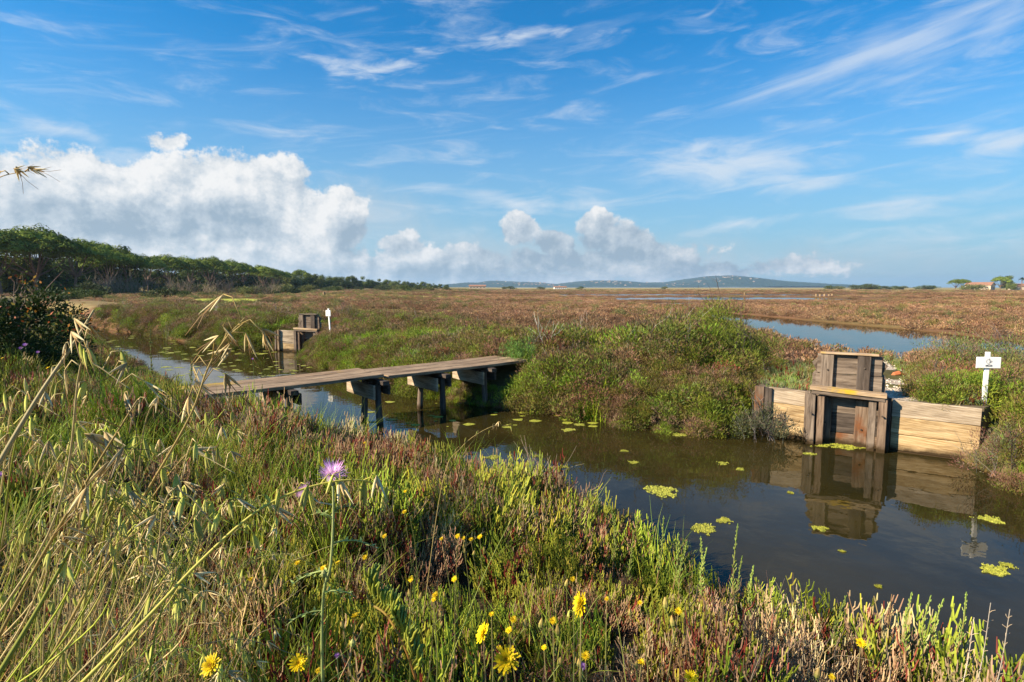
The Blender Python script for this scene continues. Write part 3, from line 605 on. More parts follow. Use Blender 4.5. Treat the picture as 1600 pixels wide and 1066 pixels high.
# ------------------------------------------------------------ white signs
def sign(base, topz, face, bw, bh, bz, label, lean=0):
    o = empty('marker_sign', base, label, 'sign')
    f = Vector((face[0], face[1], 0)).normalized(); s = Vector((-f.y, f.x, 0)); B = Vector(base)
    board('sign_post', B+Vector((0, 0, -.2)), B+Vector((lean, 0, topz-B.z)), .055, .03, M_white, o, f, rough=.001)
    c = B+Vector((lean*.8, 0, bz-B.z))+f*.026
    bd = board('sign_board', c-s*bw/2, c+s*bw/2, bh, .018, M_white, o, f, rough=.0005)
    b = MB(); g = .013                                      # printed emblem: ring of leaves over a ground line
    def Q(u, v): return c+s*u+Vector((0, 0, v))+f*g-B
    def stroke(pl, w):
        for (u0, v0), (u1, v1) in zip(pl, pl[1:]):
            dx, dy = u1-u0, v1-v0; l = math.hypot(dx, dy) or 1; ax, ay = -dy/l*w/2, dx/l*w/2
            b.add([Q(u0+ax, v0+ay), Q(u1+ax, v1+ay), Q(u1-ax, v1-ay), Q(u0-ax, v0-ay)], [(0, 1, 2, 3)], (.05, .05, .06))
    k = bh/.15
    if bw > bh:
        stroke([(.026*math.cos(t)*k-.008, (.026*math.sin(t)+.018)*k) for t in [x*.5 for x in range(2, 12)]], .003)
        stroke([(0, .045*k), (.006, .055*k), (-.004, .052*k)], .004); stroke([(.004, .04), (.012, .012), (.006, -.002)], .006); stroke([(.02, .03), (.028, .012), (.036, .022)], .004)
        stroke([(-.038, -.035), (-.012, -.028), (0, -.022), (.012, -.028), (.038, -.03)], .006); stroke([(-.04, -.042), (.038, -.042)], .008)
        stroke([(.012, .012), (.03, .0)], .004)
    else: stroke([(-.02, .03), (-.02, -.03), (.02, -.03), (.02, .03), (-.02, .03)], .006)
    b.build('emblem', M_ink, bd).matrix_parent_inverse = bd.matrix_basis.inverted()
    return o
sb = at(1537, 634, 7.28); sign((sb.x, sb.y, .66), 1.372, (-.16, -1), .275, .145, 1.235, 'white board with dark emblem on a post at right end of the golden wall')
s2 = at(516, 500, 18.2); sign((s2.x, s2.y, .7), at(514, 482, 18.2).z, (-.55, -1), .20, .19, at(514, 489.5, 18.2).z, 'small distant white marker sign in scrub beside the far sluice', lean=-.05)

# ------------------------------------------------------------ trees
def pine(seed, H=11, spread=6.5, flat=.32, nleaf=11000, lsize=.36):
    rr = random.Random(seed); t = MB(); c = MB()
    lean = Vector((rr.uniform(-1, 1), rr.uniform(-1, 1), 0)); fork = Vector((lean.x*.5, lean.y*.5, H*rr.uniform(.2, .34)))
    t.tube([(0, 0, -.4), fork*.5+Vector((rr.uniform(-.2, .2), 0, 0)), fork], [.34, .27, .22], 7, (1, 1, 1))
    pads = []
    n = 24
    for k in range(n):
        a = 2.4*k+rr.uniform(-.3, .3); r = spread*math.sqrt((k+.5)/n)*rr.uniform(.85, 1.05)*.86
        z = H*(.97-.36*(r/spread)**2)+rr.uniform(-.5, .4)
        pads.append((Vector((lean.x+r*math.cos(a), lean.y+r*math.sin(a), z-1.0)), spread*rr.uniform(.2, .36)))
    for k, (p, s) in enumerate(pads):
        if k % 2 == 0:
            m = fork.lerp(p, .5)+Vector((rr.uniform(-.4, .4), rr.uniform(-.4, .4), -.5)); t.tube([fork, m, p], [.15, .09, .04], 5, (1, 1, 1))
    for i in range(nleaf):
        p, s = pads[i % n]; u = rr.random()**.5; a = rr.uniform(0, 6.283); e = rr.uniform(-.25, 1)
        o = Vector((math.cos(a)*u, math.sin(a)*u, (1-u*u)*(.55+.2*math.sin(5*a)) * (1 if e > 0 else -.6)))
        q = p+Vector((o.x*s, o.y*s, o.z*s*1.0)); on = (Vector((o.x*.8, o.y*.8, .75 if e > 0 else -.5))+Vector((rr.uniform(-.35, .35), rr.uniform(-.35, .35), rr.uniform(-.35, .35)))).normalized(); d = on.cross(Vector((rr.uniform(-1, 1), rr.uniform(-1, 1), rr.uniform(-1, 1)))).normalized()
        g = (.7+.5*rr.random())*(.8+.4*((i % n)*7 % 5)/4); col = (.15*g, .21*g, .035*g) if rr.random() < .7 else (.22*g, .27*g, .04*g)
        c.leaf(q, d, on, lsize*rr.uniform(.6, 1.3), lsize*.6, col)
    return t.mesh('trunk'), c.mesh('crown')
def roundtree(seed, H=7, spread=3, nleaf=3600, lsize=.38, cols=((.08, .11, .025), (.12, .15, .03))):
    rr = random.Random(seed); t = MB(); c = MB(); pads = []; n = 14
    t.tube([(0, 0, -.3), (rr.uniform(-.2, .2), rr.uniform(-.2, .2), H*.5)], [.2, .12], 6, (1, 1, 1))
    for k in range(n):
        a = 2.4*k; e = rr.uniform(.1, 1); r = spread*.7*math.sqrt(1-(e-.4)**2*1.3 if (e-.4)**2*1.3 < 1 else 0); p = Vector((r*math.cos(a)*.8, r*math.sin(a)*.8, H*(.16+.68*e)))
        pads.append((p, spread*rr.uniform(.32, .5))); t.tube([(0, 0, H*.3), p*.6+Vector((0, 0, H*.1)), p], [.08, .05, .02], 4, (1, 1, 1))
    for i in range(nleaf):
        p, s = pads[i % n]; o = Vector((rr.gauss(0, 1), rr.gauss(0, 1), rr.gauss(0, 1))).normalized()*(rr.random()**.4); q = p+o*s
        if q.z < .1: q.z = .1
        g = rr.uniform(.7, 1.35); cc = rr.choice(cols); on = (o+Vector((rr.uniform(-.4, .4), rr.uniform(-.4, .4), rr.uniform(-.2, .6)))).normalized(); d = on.cross(Vector((rr.uniform(-1, 1), rr.uniform(-1, 1), rr.uniform(-1, 1)))).normalized()
        c.leaf(q, d, on, lsize*rr.uniform(.6, 1.3), lsize*.6, tuple(x*g for x in cc))
    return t.mesh('trunk'), c.mesh('crown')
def tree_obj(name, meshes, loc, sc, rz, label, cat, group, tmat=M_bark):
    o = empty(name, loc, label, cat, group, rz); o.scale = sc if isinstance(sc, tuple) else (sc, sc, sc)
    for me, nm, mt in ((meshes[0], 'trunk', tmat), (meshes[1], 'crown', M_crown)):
        if not me.materials: me.materials.append(mt)
        c = bpy.data.objects.new(nm, me); COL.objects.link(c); c.parent = o
    return o
PN = [pine(s) for s in (1, 2, 3, 4)]; RT = [roundtree(5), roundtree(6, 6, 3.4, cols=((.1, .13, .04), (.14, .17, .05))), roundtree(8, 7, 3.3)]
# skyline of the wood, (pixel x, crown-top pixel y, metres ahead)
sky_pts = [(-90, 352, 84), (-20, 356, 88), (40, 354, 92), (95, 362, 97), (150, 372, 104), (200, 392, 120), (250, 396, 150), (300, 399, 165), (345, 405, 185), (390, 412, 200), (425, 418, 230),
           (470, 421, 260), (520, 427, 290), (560, 431, 330), (600, 435, 380), (640, 438, 430), (680, 442, 480), (712, 444, 560)]
def skyline(px):
    for (a, ya, da), (b, yb, db) in zip(sky_pts, sky_pts[1:]):
        if a <= px <= b: t = (px-a)/(b-a); return ya+(yb-ya)*t, da+(db-da)*t
    return sky_pts[-1][1:]
PL = ['stone pine with broad umbrella crown along the edge of the left wood', 'stone pine standing deeper in the wood behind the front row of pines']
k = 0; px = -85
while px < 705:
    ty, D = skyline(px); D *= U(.97, 1.03); p = at(px, 449, D); gz = h1(p.x, p.y); top = at(px, ty+U(-4, 10)*min(1, 120/D), D).z; H = top-gz
    if px < 450:
        o = tree_obj('stone_pine', PN[k % 4], (p.x, p.y, gz), (max(.62, H/11)*U(.9, 1.1), max(.62, H/11)*U(.9, 1.1), H/11), U(0, 6.28), PL[0], 'tree', 'stone pines along the front of the wood')
    else:
        o = tree_obj('broad_tree', RT[k % 3], (p.x, p.y, gz), (H/7*1.25, H/7*1.25, H/7), U(0, 6.28), 'round crowned dark green tree at the thin far end of the wood', 'tree', 'round trees at the far end of the wood')
    px += max(9, 6.2/D*F*U(.7, 1.25)*(.85 if px < 430 else .6)); k += 1
px = -80; k = 0
while px < 480:                                     # rear rows
    ty, D = skyline(px); D = D+U(12, 30); p = at(px, 449, D); gz = h1(p.x, p.y); H = at(px, ty+U(0, 7), D).z-gz
    tree_obj('stone_pine', PN[(k+1) % 4], (p.x, p.y, gz), (max(.8, H/11), max(.8, H/11), H/11), U(0, 6.28), PL[1], 'tree', 'stone pines deeper in the wood'); px += max(12, 6.5/D*F*U(.8, 1.2)); k += 1
px = -100; k = 0
while px < 700:                                     # dark undergrowth under and behind the crowns
    ty, D = skyline(px); D = D+U(4, 22); p = at(px, 449, D); gz = h1(p.x, p.y); H = (at(px, ty, D).z-gz)*U(.52, .68)
    tree_obj('understorey_tree', RT[(k*2) % 3 if k % 2 else 0], (p.x, p.y, gz-.8), (H/7*1.5, H/7*1.5, H/7*1.1), U(0, 6.28), 'dark low evergreen filling the shade beneath the pine crowns', 'tree', 'low evergreens beneath the pines'); px += max(6, 2.2/D*F*U(.8, 1.1)); k += 1
for (px, ty, D) in ((185, 372, 118), (400, 408, 235)):
    p = at(px, 449, D); gz = h1(p.x, p.y); H = at(px, ty, D).z-gz
    tree_obj('aleppo_pine', RT[2], (p.x, p.y, gz), (H/8*1.1, H/8*1.1, H/8), 1.0, 'tall ragged pine rising above the '+('higher left part' if px < 300 else 'lower middle part')+' of the wood', 'tree', None)
def shrub_mesh(seed, cols, n=1500, rx=1.3, rz=1.1, L=.2, w=.07, clumps=14):
    global R; R = random.Random(seed); return dome(cols, n, rx, rz, L, w, clumps=clumps, up=.3).mesh('foliage')
SH = [shrub_mesh(1, [(.07, .1, .03), (.1, .13, .04)]), shrub_mesh(2, [(.12, .14, .05), (.16, .17, .06)]), shrub_mesh(3, [(.1, .12, .05), (.07, .09, .04)])]
R = random.Random(5); tw = [twigs((.25, .2, .14), 26, 2.3, 1.0, .02, 5).mesh('twigs') for _ in range(2)]
for m in SH+tw: m.materials.append(M_crown)
def place(name, me, loc, sc, label, cat, group=None):
    o = bpy.data.objects.new(name, me); COL.objects.link(o); o.location = loc; o.scale = sc; o.rotation_euler = (0, 0, U(0, 6.28)); return tag(o, label, cat, group)
for k in range(46):                                  # bushes on the dune edge before the wood
    px = U(60, 700); ty, D = skyline(px); D = D*U(.5, .86); p = at(px, 449, D); s = U(.7, 1.5)*(1+D/300)
    place('dune_bush', SH[k % 3], (p.x, p.y, h1(p.x, p.y)-.1), (s, s, s*U(.7, 1)), 'rounded green bush on the dune edge before the pine wood', 'bush', 'bushes on the dune edge before the wood')
for k, px in enumerate((150, 172, 190, 210, 232, 262, 275, 292, 322, 348, 362, 410, 425)):
    D = U(72, 84)+px*.08; p = at(px, 449, D); place('bare_bush', tw[k % 2], (p.x, p.y, h1(p.x, p.y)), (U(1, 1.5),)*2+(U(1, 1.4),), 'pale bare twiggy bush standing before the dark pine trunks', 'bush', 'bare grey bushes before the wood')

# horizon trees, right and middle
def far_tree(px, ty, D, kind, label, wide=1.0):
    p = at(px, 449, D); gz = h1(p.x, p.y); H = at(px, ty, D).z-gz
    me = PN[kind % 4] if kind < 10 else RT[kind % 3]; b = 11 if kind < 10 else 7
    return tree_obj('stone_pine' if kind < 10 else 'broad_tree', me, (p.x, p.y, gz), (H/b*wide, H/b*wide, H/b), U(0, 6), label, 'tree', None)
far_tree(1492, 436, 430, 1, 'flat topped pine left of the sunlit stone farmhouse on the horizon', 1.25)
far_tree(1503, 436, 438, 2, 'wide umbrella pine touching the left end of the sunlit farmhouse', 1.2)
far_tree(1562, 432, 430, 3, 'umbrella pine right of the sunlit stone farmhouse', 1.15)
far_tree(1573, 430, 436, 11, 'dark uneven tree just right of the farmhouse pine')
far_tree(1580, 439, 400, 13, 'dense round bush tree in front of the red roofed house', 1.2)
for i, (px, ty, D) in enumerate(((1297, 446.5, 600), (1310, 447, 600), (1337, 445.5, 560), (1357, 444, 560), (1364, 445, 560), (1380, 447, 560), (1398, 447, 560), (1412, 447, 560), (1442, 446, 540), (1456, 446.5, 540), (1518, 444.5, 420), (1528, 445.5, 420), (798, 447.5, 640), (790, 448, 640), (845, 448, 640), (908, 448, 640), (1040, 448, 640))):
    p = at(px, 449, D); s = at(px, ty, D).z-h1(p.x, p.y)
    place('horizon_bush', SH[i % 3], (p.x, p.y, h1(p.x, p.y)), (s/1.2*1.6, s/1.2*1.6, s/1.2), 'small dark bush dotted along the flat horizon', 'bush', 'dark bushes dotted along the horizon')
def palm(px, ty, D, label):
    p = at(px, 449, D); gz = h1(p.x, p.y); H = at(px, ty, D).z-gz; o = empty('palm_tree', (p.x, p.y, gz), label, 'palm')
    t = MB(); t.tube([(0, 0, -.2), (.1, 0, H*.5), (0, 0, H*.82)], [.35, .28, .25], 7, (1, 1, 1)); t.build('trunk', M_bark, o); c = MB()
    for k in range(34):
        a = k*2.4; e = U(-.3, 1.1); d = Vector((math.cos(a), math.sin(a), 0)); top = Vector((0, 0, H*.82))
        pts = [top+d*(2.6*t)+Vector((0, 0, 2.3*e*t-1.9*t*t)) for t in (0, .33, .66, 1)]; c.blade(pts, .7, Vector((0, 0, 1))+d*.2, (.05, .07, .03))
    c.build('crown', M_crown, o)
palm(1596, 431, 420, 'lone palm above the red roofed house at right'); palm(1573, 428, 470, 'palm showing above the umbrella pine beside the farmhouse')

# buildings
M_plaster = flat_mat('cream_plaster', (.55, .45, .33), .9, .2, .4); M_tile = flat_mat('red_tiles', (.3, .15, .09), .9, .25, .8); M_glass = flat_mat('dark_opening', (.03, .03, .035), .5)
def house(name, px, D, L, Wd, Hh, Hr, rz, label, wins=3, mat=None):
    p = at(px, 449, D); gz = h1(p.x, p.y); o = empty(name, (p.x, p.y, gz-.2), label, 'building', rz=rz)
    b = MB(); l, w = L/2, Wd/2
    b.add([(-l, -w, 0), (l, -w, 0), (l, w, 0), (-l, w, 0), (-l, -w, Hh), (l, -w, Hh), (l, w, Hh), (-l, w, Hh), (-l, 0, Hh+Hr), (l, 0, Hh+Hr)],
          [(0, 1, 5, 4), (2, 3, 7, 6), (1, 2, 6, 9, 5), (3, 0, 4, 8, 7)], (1, 1, 1)); b.build('wall', mat or M_plaster, o)
    e = .5; t = .25; r = MB()
    for sg in (-1, 1):
        k = Hr/w; ye = sg*(w+e); ze = Hh-e*k
        v = [(-l-e, 0, Hh+Hr+.06), (l+e, 0, Hh+Hr+.06), (l+e, ye, ze+.06), (-l-e, ye, ze+.06)]; v += [(x, y, z+t) for x, y, z in v]
        r.add(v, [(0, 1, 2, 3), (4, 7, 6, 5), (0, 4, 5, 1), (1, 5, 6, 2), (2, 6, 7, 3), (3, 7, 4, 0)], (1, 1, 1))
    r.build('roof', M_tile, o)
    for k in range(wins):
        x = -l+L*(k+.5)/wins; wb = MB(); wb.box(x, -w-.02, Hh*.55, L*.06+.3, .1, Hh*.28); wb.build('window', M_glass, o)
    for k in range(2):
        wb = MB(); wb.box(l+.02, -w*.4+w*.8*k, Hh*.4, .1, 1.1, Hh*.4); wb.build('window', M_glass, o)
    return o
house('farmhouse', 1531, 470, 17, 11, 4.0, 2.2, -.95, 'sunlit cream stone farmhouse with red tiled gable roof on the horizon', 4)
house('farmhouse', 1524, 486, 11, 8, 4.2, 1.6, -.3, 'low cream wing of the farmhouse behind its left end', 3)
house('house', 1599, 440, 15, 9, 3.2, 1.6, -.15, 'cream house with long red roof cut by the right edge', 3)
house('barn', 746, 700, 20, 10, 3.0, 1.5, .05, 'long low barn with brown roof at the right end of the wood', 5)
house('barn', 875, 720, 15, 9, 2.2, 1.2, .05, 'small pale low barn alone on the middle horizon', 6, M_white)

# hills and villages
hp = [(640, 0), (700, 1), (735, 5), (765, 9), (800, 8), (840, 7), (868, 4.5), (900, 8), (930, 9.5), (965, 9), (1000, 6.5), (1040, 7), (1075, 12), (1110, 16), (1140, 16.5), (1165, 14), (1200, 9), (1240, 7), (1275, 4), (1310, 0)]
HX = np.array([(a-800)/F*4600 for a, b in hp]); HZ = np.array([b/F*4600*1.12 for a, b in hp])
def hill_z(x, y):
    prof = np.interp(x, HX, HZ)*1.0; dy = (y-4600)/900; n = fb(np.asarray(x), np.asarray(y), 260, 51)
    base = prof*np.exp(-dy*dy*1.6)*(.93+.14*n); k = np.interp(x+120, HX, HZ)*.62*np.exp(-((y-3900)/420)**2)*(.5+.9*fb(np.asarray(x), np.asarray(y), 420, 55))
    return np.maximum(base, k)
def make_hills():
    nx, ny = 320, 60; xs = np.linspace(HX[0], HX[-1], nx); ys = np.linspace(3300, 5600, ny); Xg, Yg = np.meshgrid(xs, ys, indexing='ij')
    Z = hill_z(Xg, Yg)+(rng.random(Xg.shape)*3.5*(hill_z(Xg, Yg) > 6))-1; b = MB(); v = np.stack([Xg, Yg, Z], -1).reshape(-1, 3); b.v = [tuple(p) for p in v.tolist()]
    b.f = [(i*ny+j, (i+1)*ny+j, (i+1)*ny+j+1, i*ny+j+1) for i in range(nx-1) for j in range(ny-1)]; g = fb(v[:, 0], v[:, 1], 90, 61)
    b.c = [(.02+.02*k, .035+.03*k, .022+.012*k) for k in g.tolist()]; m = plant_mat('wooded_slope', trans=0, rand=0, gloss=False)
    tag(b.build('hills', m), 'low blue wooded hills along the horizon', 'hills', kind='structure')
make_hills()
vb = MB(); vb.box(0, 0, 3.5, 14, 10, 7); vm = vb.mesh('village_house'); vm.materials.append(M_plaster); vm.materials.append(M_tile)
import bmesh
bm = bmesh.new(); bm.from_mesh(vm); tf = [f for f in bm.faces if f.normal.z > .9]; 
r = bmesh.ops.extrude_face_region(bm, geom=tf); vs_ = [e for e in r['geom'] if isinstance(e, bmesh.types.BMVert)]
for v in vs_: v.co.z += 3; v.co.y *= .1
bm.to_mesh(vm); bm.free()
for p in vm.polygons:
    if p.center.z > 7.2: p.material_index = 1
vr = random.Random(3); cnt = 0
for (c0, c1, lo, hi, n) in ((810, 880, .35, .95, 46), (900, 1000, .15, .7, 44), (1020, 1200, .08, .35, 46), (760, 810, .1, .5, 8), (1125, 1150, .9, 1.0, 2)):
    for k in range(n):
        px = vr.gauss((c0+c1)/2, (c1-c0)/4); Dh = vr.uniform(3500, 4550); x = (px-800)/F*Dh; z = float(hill_z(np.array([x]), np.array([Dh]))[0])
        if z < 3: continue
        o = bpy.data.objects.new('village_house', vm); COL.objects.link(o); o.location = (x, Dh, z-2); s = vr.uniform(.4, .85); o.scale = (s, s, s); o.rotation_euler = (0, 0, vr.uniform(-.6, .6))
        tag(o, 'tiny pale house with red roof scattered on the distant wooded hills', 'house', 'village houses on the distant hills')

# ------------------------------------------------------------ individual shrubs near by
def sprig_shrub(name, loc, cols, rx, rz, n, L, w, label, clumps=18, wood=(.16, .12, .1), low=0, extra_twigs=0, cs=.36):
    o = empty(name, loc, label, 'shrub'); f = dome(cols, n, rx, rz, L, w, clumps=clumps, nt=0, low=low, csize=cs); f.build('foliage', M_plant, o)
    b = twigs(wood, 5, rz*.95, rx*.3, .009, 4); b.build('branches', M_plant, o)
    if extra_twigs:
        b = twigs((.4, .36, .3), extra_twigs, rz*.9, rx*.6, .004, 4); b.build('dead_twigs', M_plant, o)
    return o
def g(px, D, dz=-.05):
    p = at(px, 449, D); return (p.x, p.y, max(.0, h1(p.x, p.y))+dz)
sprig_shrub('tamarisk_bush', g(1112, 11.3), [(.15, .2, .025), (.2, .25, .03), (.26, .3, .04)], 1.0, 1.3, 9000, .07, .012, 'tallest bright green bush on the far bank, skylined against the marsh', 30)
sprig_shrub('sea_purslane', g(1040, 10.4), [(.14, .17, .03), (.18, .2, .035), BRN], .85, .95, 6500, .06, .011, 'green bush just left of the tallest far bank bush', 24, extra_twigs=6)
sprig_shrub('sea_purslane', g(1165, 10.3), [(.13, .17, .025), (.2, .24, .035), OLV], .75, .85, 5200, .06, .011, 'dark green bush right of the tallest far bank bush', 24)
sprig_shrub('sea_purslane', (3.62, 8.12, -.02), [(.12, .14, .07), (.18, .2, .1), (.2, .15, .11)], .42, .5, 3800, .045, .008, 'grey green straggly bush hanging over water in front of the left plank wall', 22, extra_twigs=14, wood=(.3, .25, .2))
sprig_shrub('glasswort_bush', (5.74, 6.32, .02), [(.2, .1, .08), (.26, .13, .1), (.15, .17, .06), (.3, .2, .16)], .5, .6, 5200, .04, .007, 'reddish bush overhanging the water below the white sign', 30, extra_twigs=8)
sprig_shrub('glasswort_bush', (6.85, 7.35, .5), [(.17, .12, .06), (.16, .2, .05), (.24, .12, .09)], .6, .6, 4800, .05, .008, 'brown and green bush right behind the white sign', 26, extra_twigs=8)
sprig_shrub('tamarisk_bush', g(1560, 9.4), [(.12, .17, .04), (.17, .2, .06), (.26, .17, .11)], .8, .78, 5200, .06, .01, 'tall mixed green bush behind the white sign at right edge', 28, extra_twigs=8)
sprig_shrub('tamarisk_bush', g(1505, 10.6), [(.2, .2, .07), (.26, .17, .1), (.15, .18, .05)], .65, .62, 4200, .06, .01, 'loose brownish bush left of the white sign before the pond', 24, extra_twigs=16)
sprig_shrub('glasswort_bush', g(1492, 8.3), [(.22, .13, .09), (.18, .2, .05), (.28, .1, .07)], .5, .38, 3800, .045, .008, 'low red tinged bush on the gravel between gate and white sign', 22)
sprig_shrub('sea_purslane', g(820, 11.2), [(.1, .19, .04), (.14, .25, .05)], .5, .6, 3800, .05, .009, 'bright green bush at the far landing of the footbridge', 20)
# left mastic bush with orange new leaves
bx = at(30, 449, 9.6); o = empty('mastic_bush', (bx.x-.5, 9.6, h1(bx.x-.5, 9.6)), 'dark green bush tipped with orange new leaves at the left edge', 'shrub')
Rb = random.Random(9); R = Rb
f = dome([(.03, .05, .012), (.045, .07, .018)], 26000, 1.3, 1.65, .065, .03, clumps=40, nt=0, low=-.1, up=.2, csize=.3); f.build('foliage', M_plant, o)
t = MB()
for i in range(1100):
    a = U(0, 6.283); e = math.acos(U(.35, 1)); r = U(.98, 1.1); p = Vector((1.5*math.sin(e)*math.cos(a)*r, 1.5*math.sin(e)*math.sin(a)*r, 1.65*math.cos(e)*r))
    if vn(np.array([p.x*2.2]), np.array([p.y*2.2+p.z*2.2]), 1)[0] < .5: continue
    t.leaf(p, Vector((U(-1, 1), U(-1, 1), U(-.2, 1))).normalized(), Vector((U(-1, 1), U(-1, 1), U(-1, 1))), U(.05, .1), .04, jit(R.choice([(.5, .2, .03), (.45, .32, .06), (.4, .1, .03), (.12, .16, .03)])))
t.build('new_leaves', M_plant, o); twigs((.12, .08, .06), 6, 1.3, .4, .02, 4).build('branches', M_plant, o)

# ------------------------------------------------------------ foreground flowers and grasses
def spikelet(b_, p, L, col, open_=0.25, awn=True):
    """drooping oat spikelet: two long glumes round a slim floret, awns hanging"""
    dn = Vector((U(-.12, .12), U(-.12, .12), -1)).normalized()
    return [p, dn, L, col, open_]
def oat_spikelet_mesh(name, dry):
    b = MB(); c1 = (.72, .56, .26) if dry else (.46, .5, .07); c2 = (.92, .8, .48) if dry else (.7, .66, .22)
    def lens(d, L, w, c_, cb):
        ref = Vector((0, 1, 0)); a = d.cross(ref).normalized(); n = d.cross(a).normalized(); vs = []; cs = []
        prof = [(0, .15), (.18, .8), (.45, 1), (.75, .6), (1, .05)]
        for t, k in prof:
            for s in range(6): wv = s*math.pi/3; vs.append(d*L*t+a*math.cos(wv)*w*k+n*math.sin(wv)*w*k*.55); cs.append(tuple(c_[i]*(1-t)+cb[i]*t for i in range(3)))
        b.add(vs, [(i*6+s, i*6+(s+1) % 6, (i+1)*6+(s+1) % 6, (i+1)*6+s) for i in range(4) for s in range(6)], cs)
    if dry:
        lens(Vector((.28, .05, -1)).normalized(), .028, .0017, c1, c2); lens(Vector((-.36, -.08, -1)).normalized(), .028, .0016, c1, c2); lens(Vector((.02, .1, -1)).normalized(), .02, .002, (.5, .32, .12), c1)
    else:
        lens(Vector((.08, 0, -1)).normalized(), .027, .0027, c1, c2); lens(Vector((-.08, .05, -1)).normalized(), .025, .0026, c1, c2)
    for s in (-1, 1): b.tube([(0, 0, -.012), (s*.004, 0, -.03), (s*.012, .003, -.048)], [.0005, .0004, .0003], 3, (.35, .22, .1))
    me = b.mesh(name); me.materials.append(M_plant)
    for p in me.polygons: p.use_smooth = True
    return me
SPK = [oat_spikelet_mesh('spikelet', False), oat_spikelet_mesh('spikelet', True)]
def catmull(P, n=6):
    P = [Vector(p) for p in P]; Q = [P[0]*2-P[1]]+P+[P[-1]*2-P[-2]]; out = []
    for i in range(1, len(Q)-2):
        for j in range(n):
            t = j/n; out.append(.5*((2*Q[i])+(Q[i+1]-Q[i-1])*t+(2*Q[i-1]-5*Q[i]+4*Q[i+1]-Q[i+2])*t*t+(3*Q[i]-Q[i-1]-3*Q[i+1]+Q[i+2])*t**3))
    out.append(P[-1]); return out
def oat(pts, nsp, dry, label, r=.0022, start=.5, col=None, side=0, group=None, scale=1.0, spread=.03, flare=None):
    pts = [Vector(p) for p in pts]; base = pts[0]; o = empty('wild_oat', base, label, 'wild oat', group)
    C = catmull([p-base for p in pts], 8); n = len(C); col = col or ((.55, .42, .16) if dry else (.32, .36, .08))
    b = MB(); b.tube(C, [r*(1-.7*i/n) for i in range(n)], 5, tuple(x*.9 for x in col), col); ped = []
    for k in range(nsp):
        t = start+(1-start)*(k+.5)/nsp; p = C[min(n-1, int(t*(n-1)))]
        e = p+Vector((U(-1, 1)*spread+side*spread*.5, U(-1, 1)*spread, U(-.3, .9)*spread)); b.tube([p, (p+e)/2+Vector((0, 0, spread*.35)), e], [.0007, .0006, .0005], 3, col); ped.append(e)
    b.build('stem', M_plant, o, smooth=True)
    for e in ped:
        dry_ = dry if isinstance(dry, bool) else U(0, 1) < dry
        s = bpy.data.objects.new('spikelet', SPK[1 if dry_ else 0]); COL.objects.link(s); s.parent = o; s.location = e; w_ = (1.0 if dry_ else .3) if flare is None else flare; s.rotation_euler = (U(-w_, w_), U(-w_, w_), U(0, 6.28)); k = U(.75, 1.15)*scale; s.scale = (k, k, k)
    return o
R = random.Random(21)
def ground_pt(px, py, y): p = at(px, py, y); return Vector((p.x, p.y, h1(p.x, p.y)))
# the individual stalks one sees in the picture
oat([at(-40, 800, .55), at(0, 722, .56), at(60, 620, .58), at(110, 545, .6), at(147, 484, .62)], 4, True, 'thick straw stalk leaning right against the dark bush at far left', .0032, .72, (.6, .5, .25), spread=.012)
oat([at(30, 1120, .7), at(140, 915, .64), at(240, 750, .6), at(297, 650, .58), at(325, 575, .58), at(352, 530, .58), at(382, 497, .58)], 12, True, 'dry cream oat with open husks standing before the left water', .0018, .55, spread=.03)
oat([at(40, 1110, 1.0), at(150, 915, .95), at(250, 760, .92), at(310, 690, .92)], 3, True, 'slanting straw oat crossing the one beneath the open husks', .002, .6, spread=.02)
oat([at(-60, 1110, .62), at(40, 915, .56), at(140, 745, .52), at(215, 625, .5)], 6, .7, 'pale oat with long cream husks left of the water', .0022, .6, spread=.025, scale=1.25)
oat([at(120, 1075, .5), at(230, 965, .52), at(310, 880, .54), at(400, 800, .56), at(480, 762, .58), at(560, 750, .6), at(618, 770, .62)], 10, .45, 'arching yellow oat stem bending over beside the purple thistle', .0022, .5, (.5, .46, .1), spread=.018, scale=1.15)
oat([at(690, 1066, 1.3), at(760, 890, 1.6), at(818, 770, 1.9), at(830, 700, 2.1)], 3, False, 'thin green stalk rising straight to the water in the middle', .0016, .8, spread=.02)
oat([ground_pt(1020, 1030, 1.3), at(960, 950, 1.4), at(890, 1000, 1.3)], 1, False, 'thin bowed grass stem low in the middle', .0014, .8)
oat([ground_pt(650, 900, 2.2), at(690, 760, 2.3), at(720, 700, 2.35), at(765, 668, 2.35), at(800, 665, 2.35)], 8, .2, 'curved oat stem nodding in front of the bridge reflection', .0016, .4, spread=.02)
oat([at(-60, 330, .55), at(-30, 296, .55), at(0, 277, .55), at(28, 270, .55), at(50, 267, .55)], 5, True, 'brown oat tip poking into the sky at the left edge', .0007, .6, (.4, .28, .1), spread=.006, scale=.5, flare=1.9)
oat([at(-10, 1066, .5), at(60, 950, .52), at(120, 840, .54), at(170, 760, .56)], 4, .5, 'bright yellow green stem slanting up from bottom left corner', .0026, .6, (.42, .45, .08), spread=.02)
for k in range(80):                                    # the rest of the oat stand at the left
    px = U(-140, 300); y0 = U(.75, 1.7); b0 = ground_pt(px, 900, y0); H = U(.72, 1.12)*(1 if px < 180 else .85); ln = Vector((U(-.02, .22), U(-.1, .1), 0))
    P = [b0, b0+ln*.3+Vector((0, 0, H*.5)), b0+ln*.8+Vector((0, 0, H*.9)), b0+ln*1.35+Vector((0, 0, H*.98)), b0+ln*1.9+Vector((0, 0, H*.9))]
    oat(P, R.randint(6, 11), .25, 'slender wild oat with hanging green spikelets in the left foreground', .0015, .5, R.choice([(.3, .36, .08), (.45, .42, .14), (.5, .4, .2)]), group='wild oats in the left foreground', spread=.025)

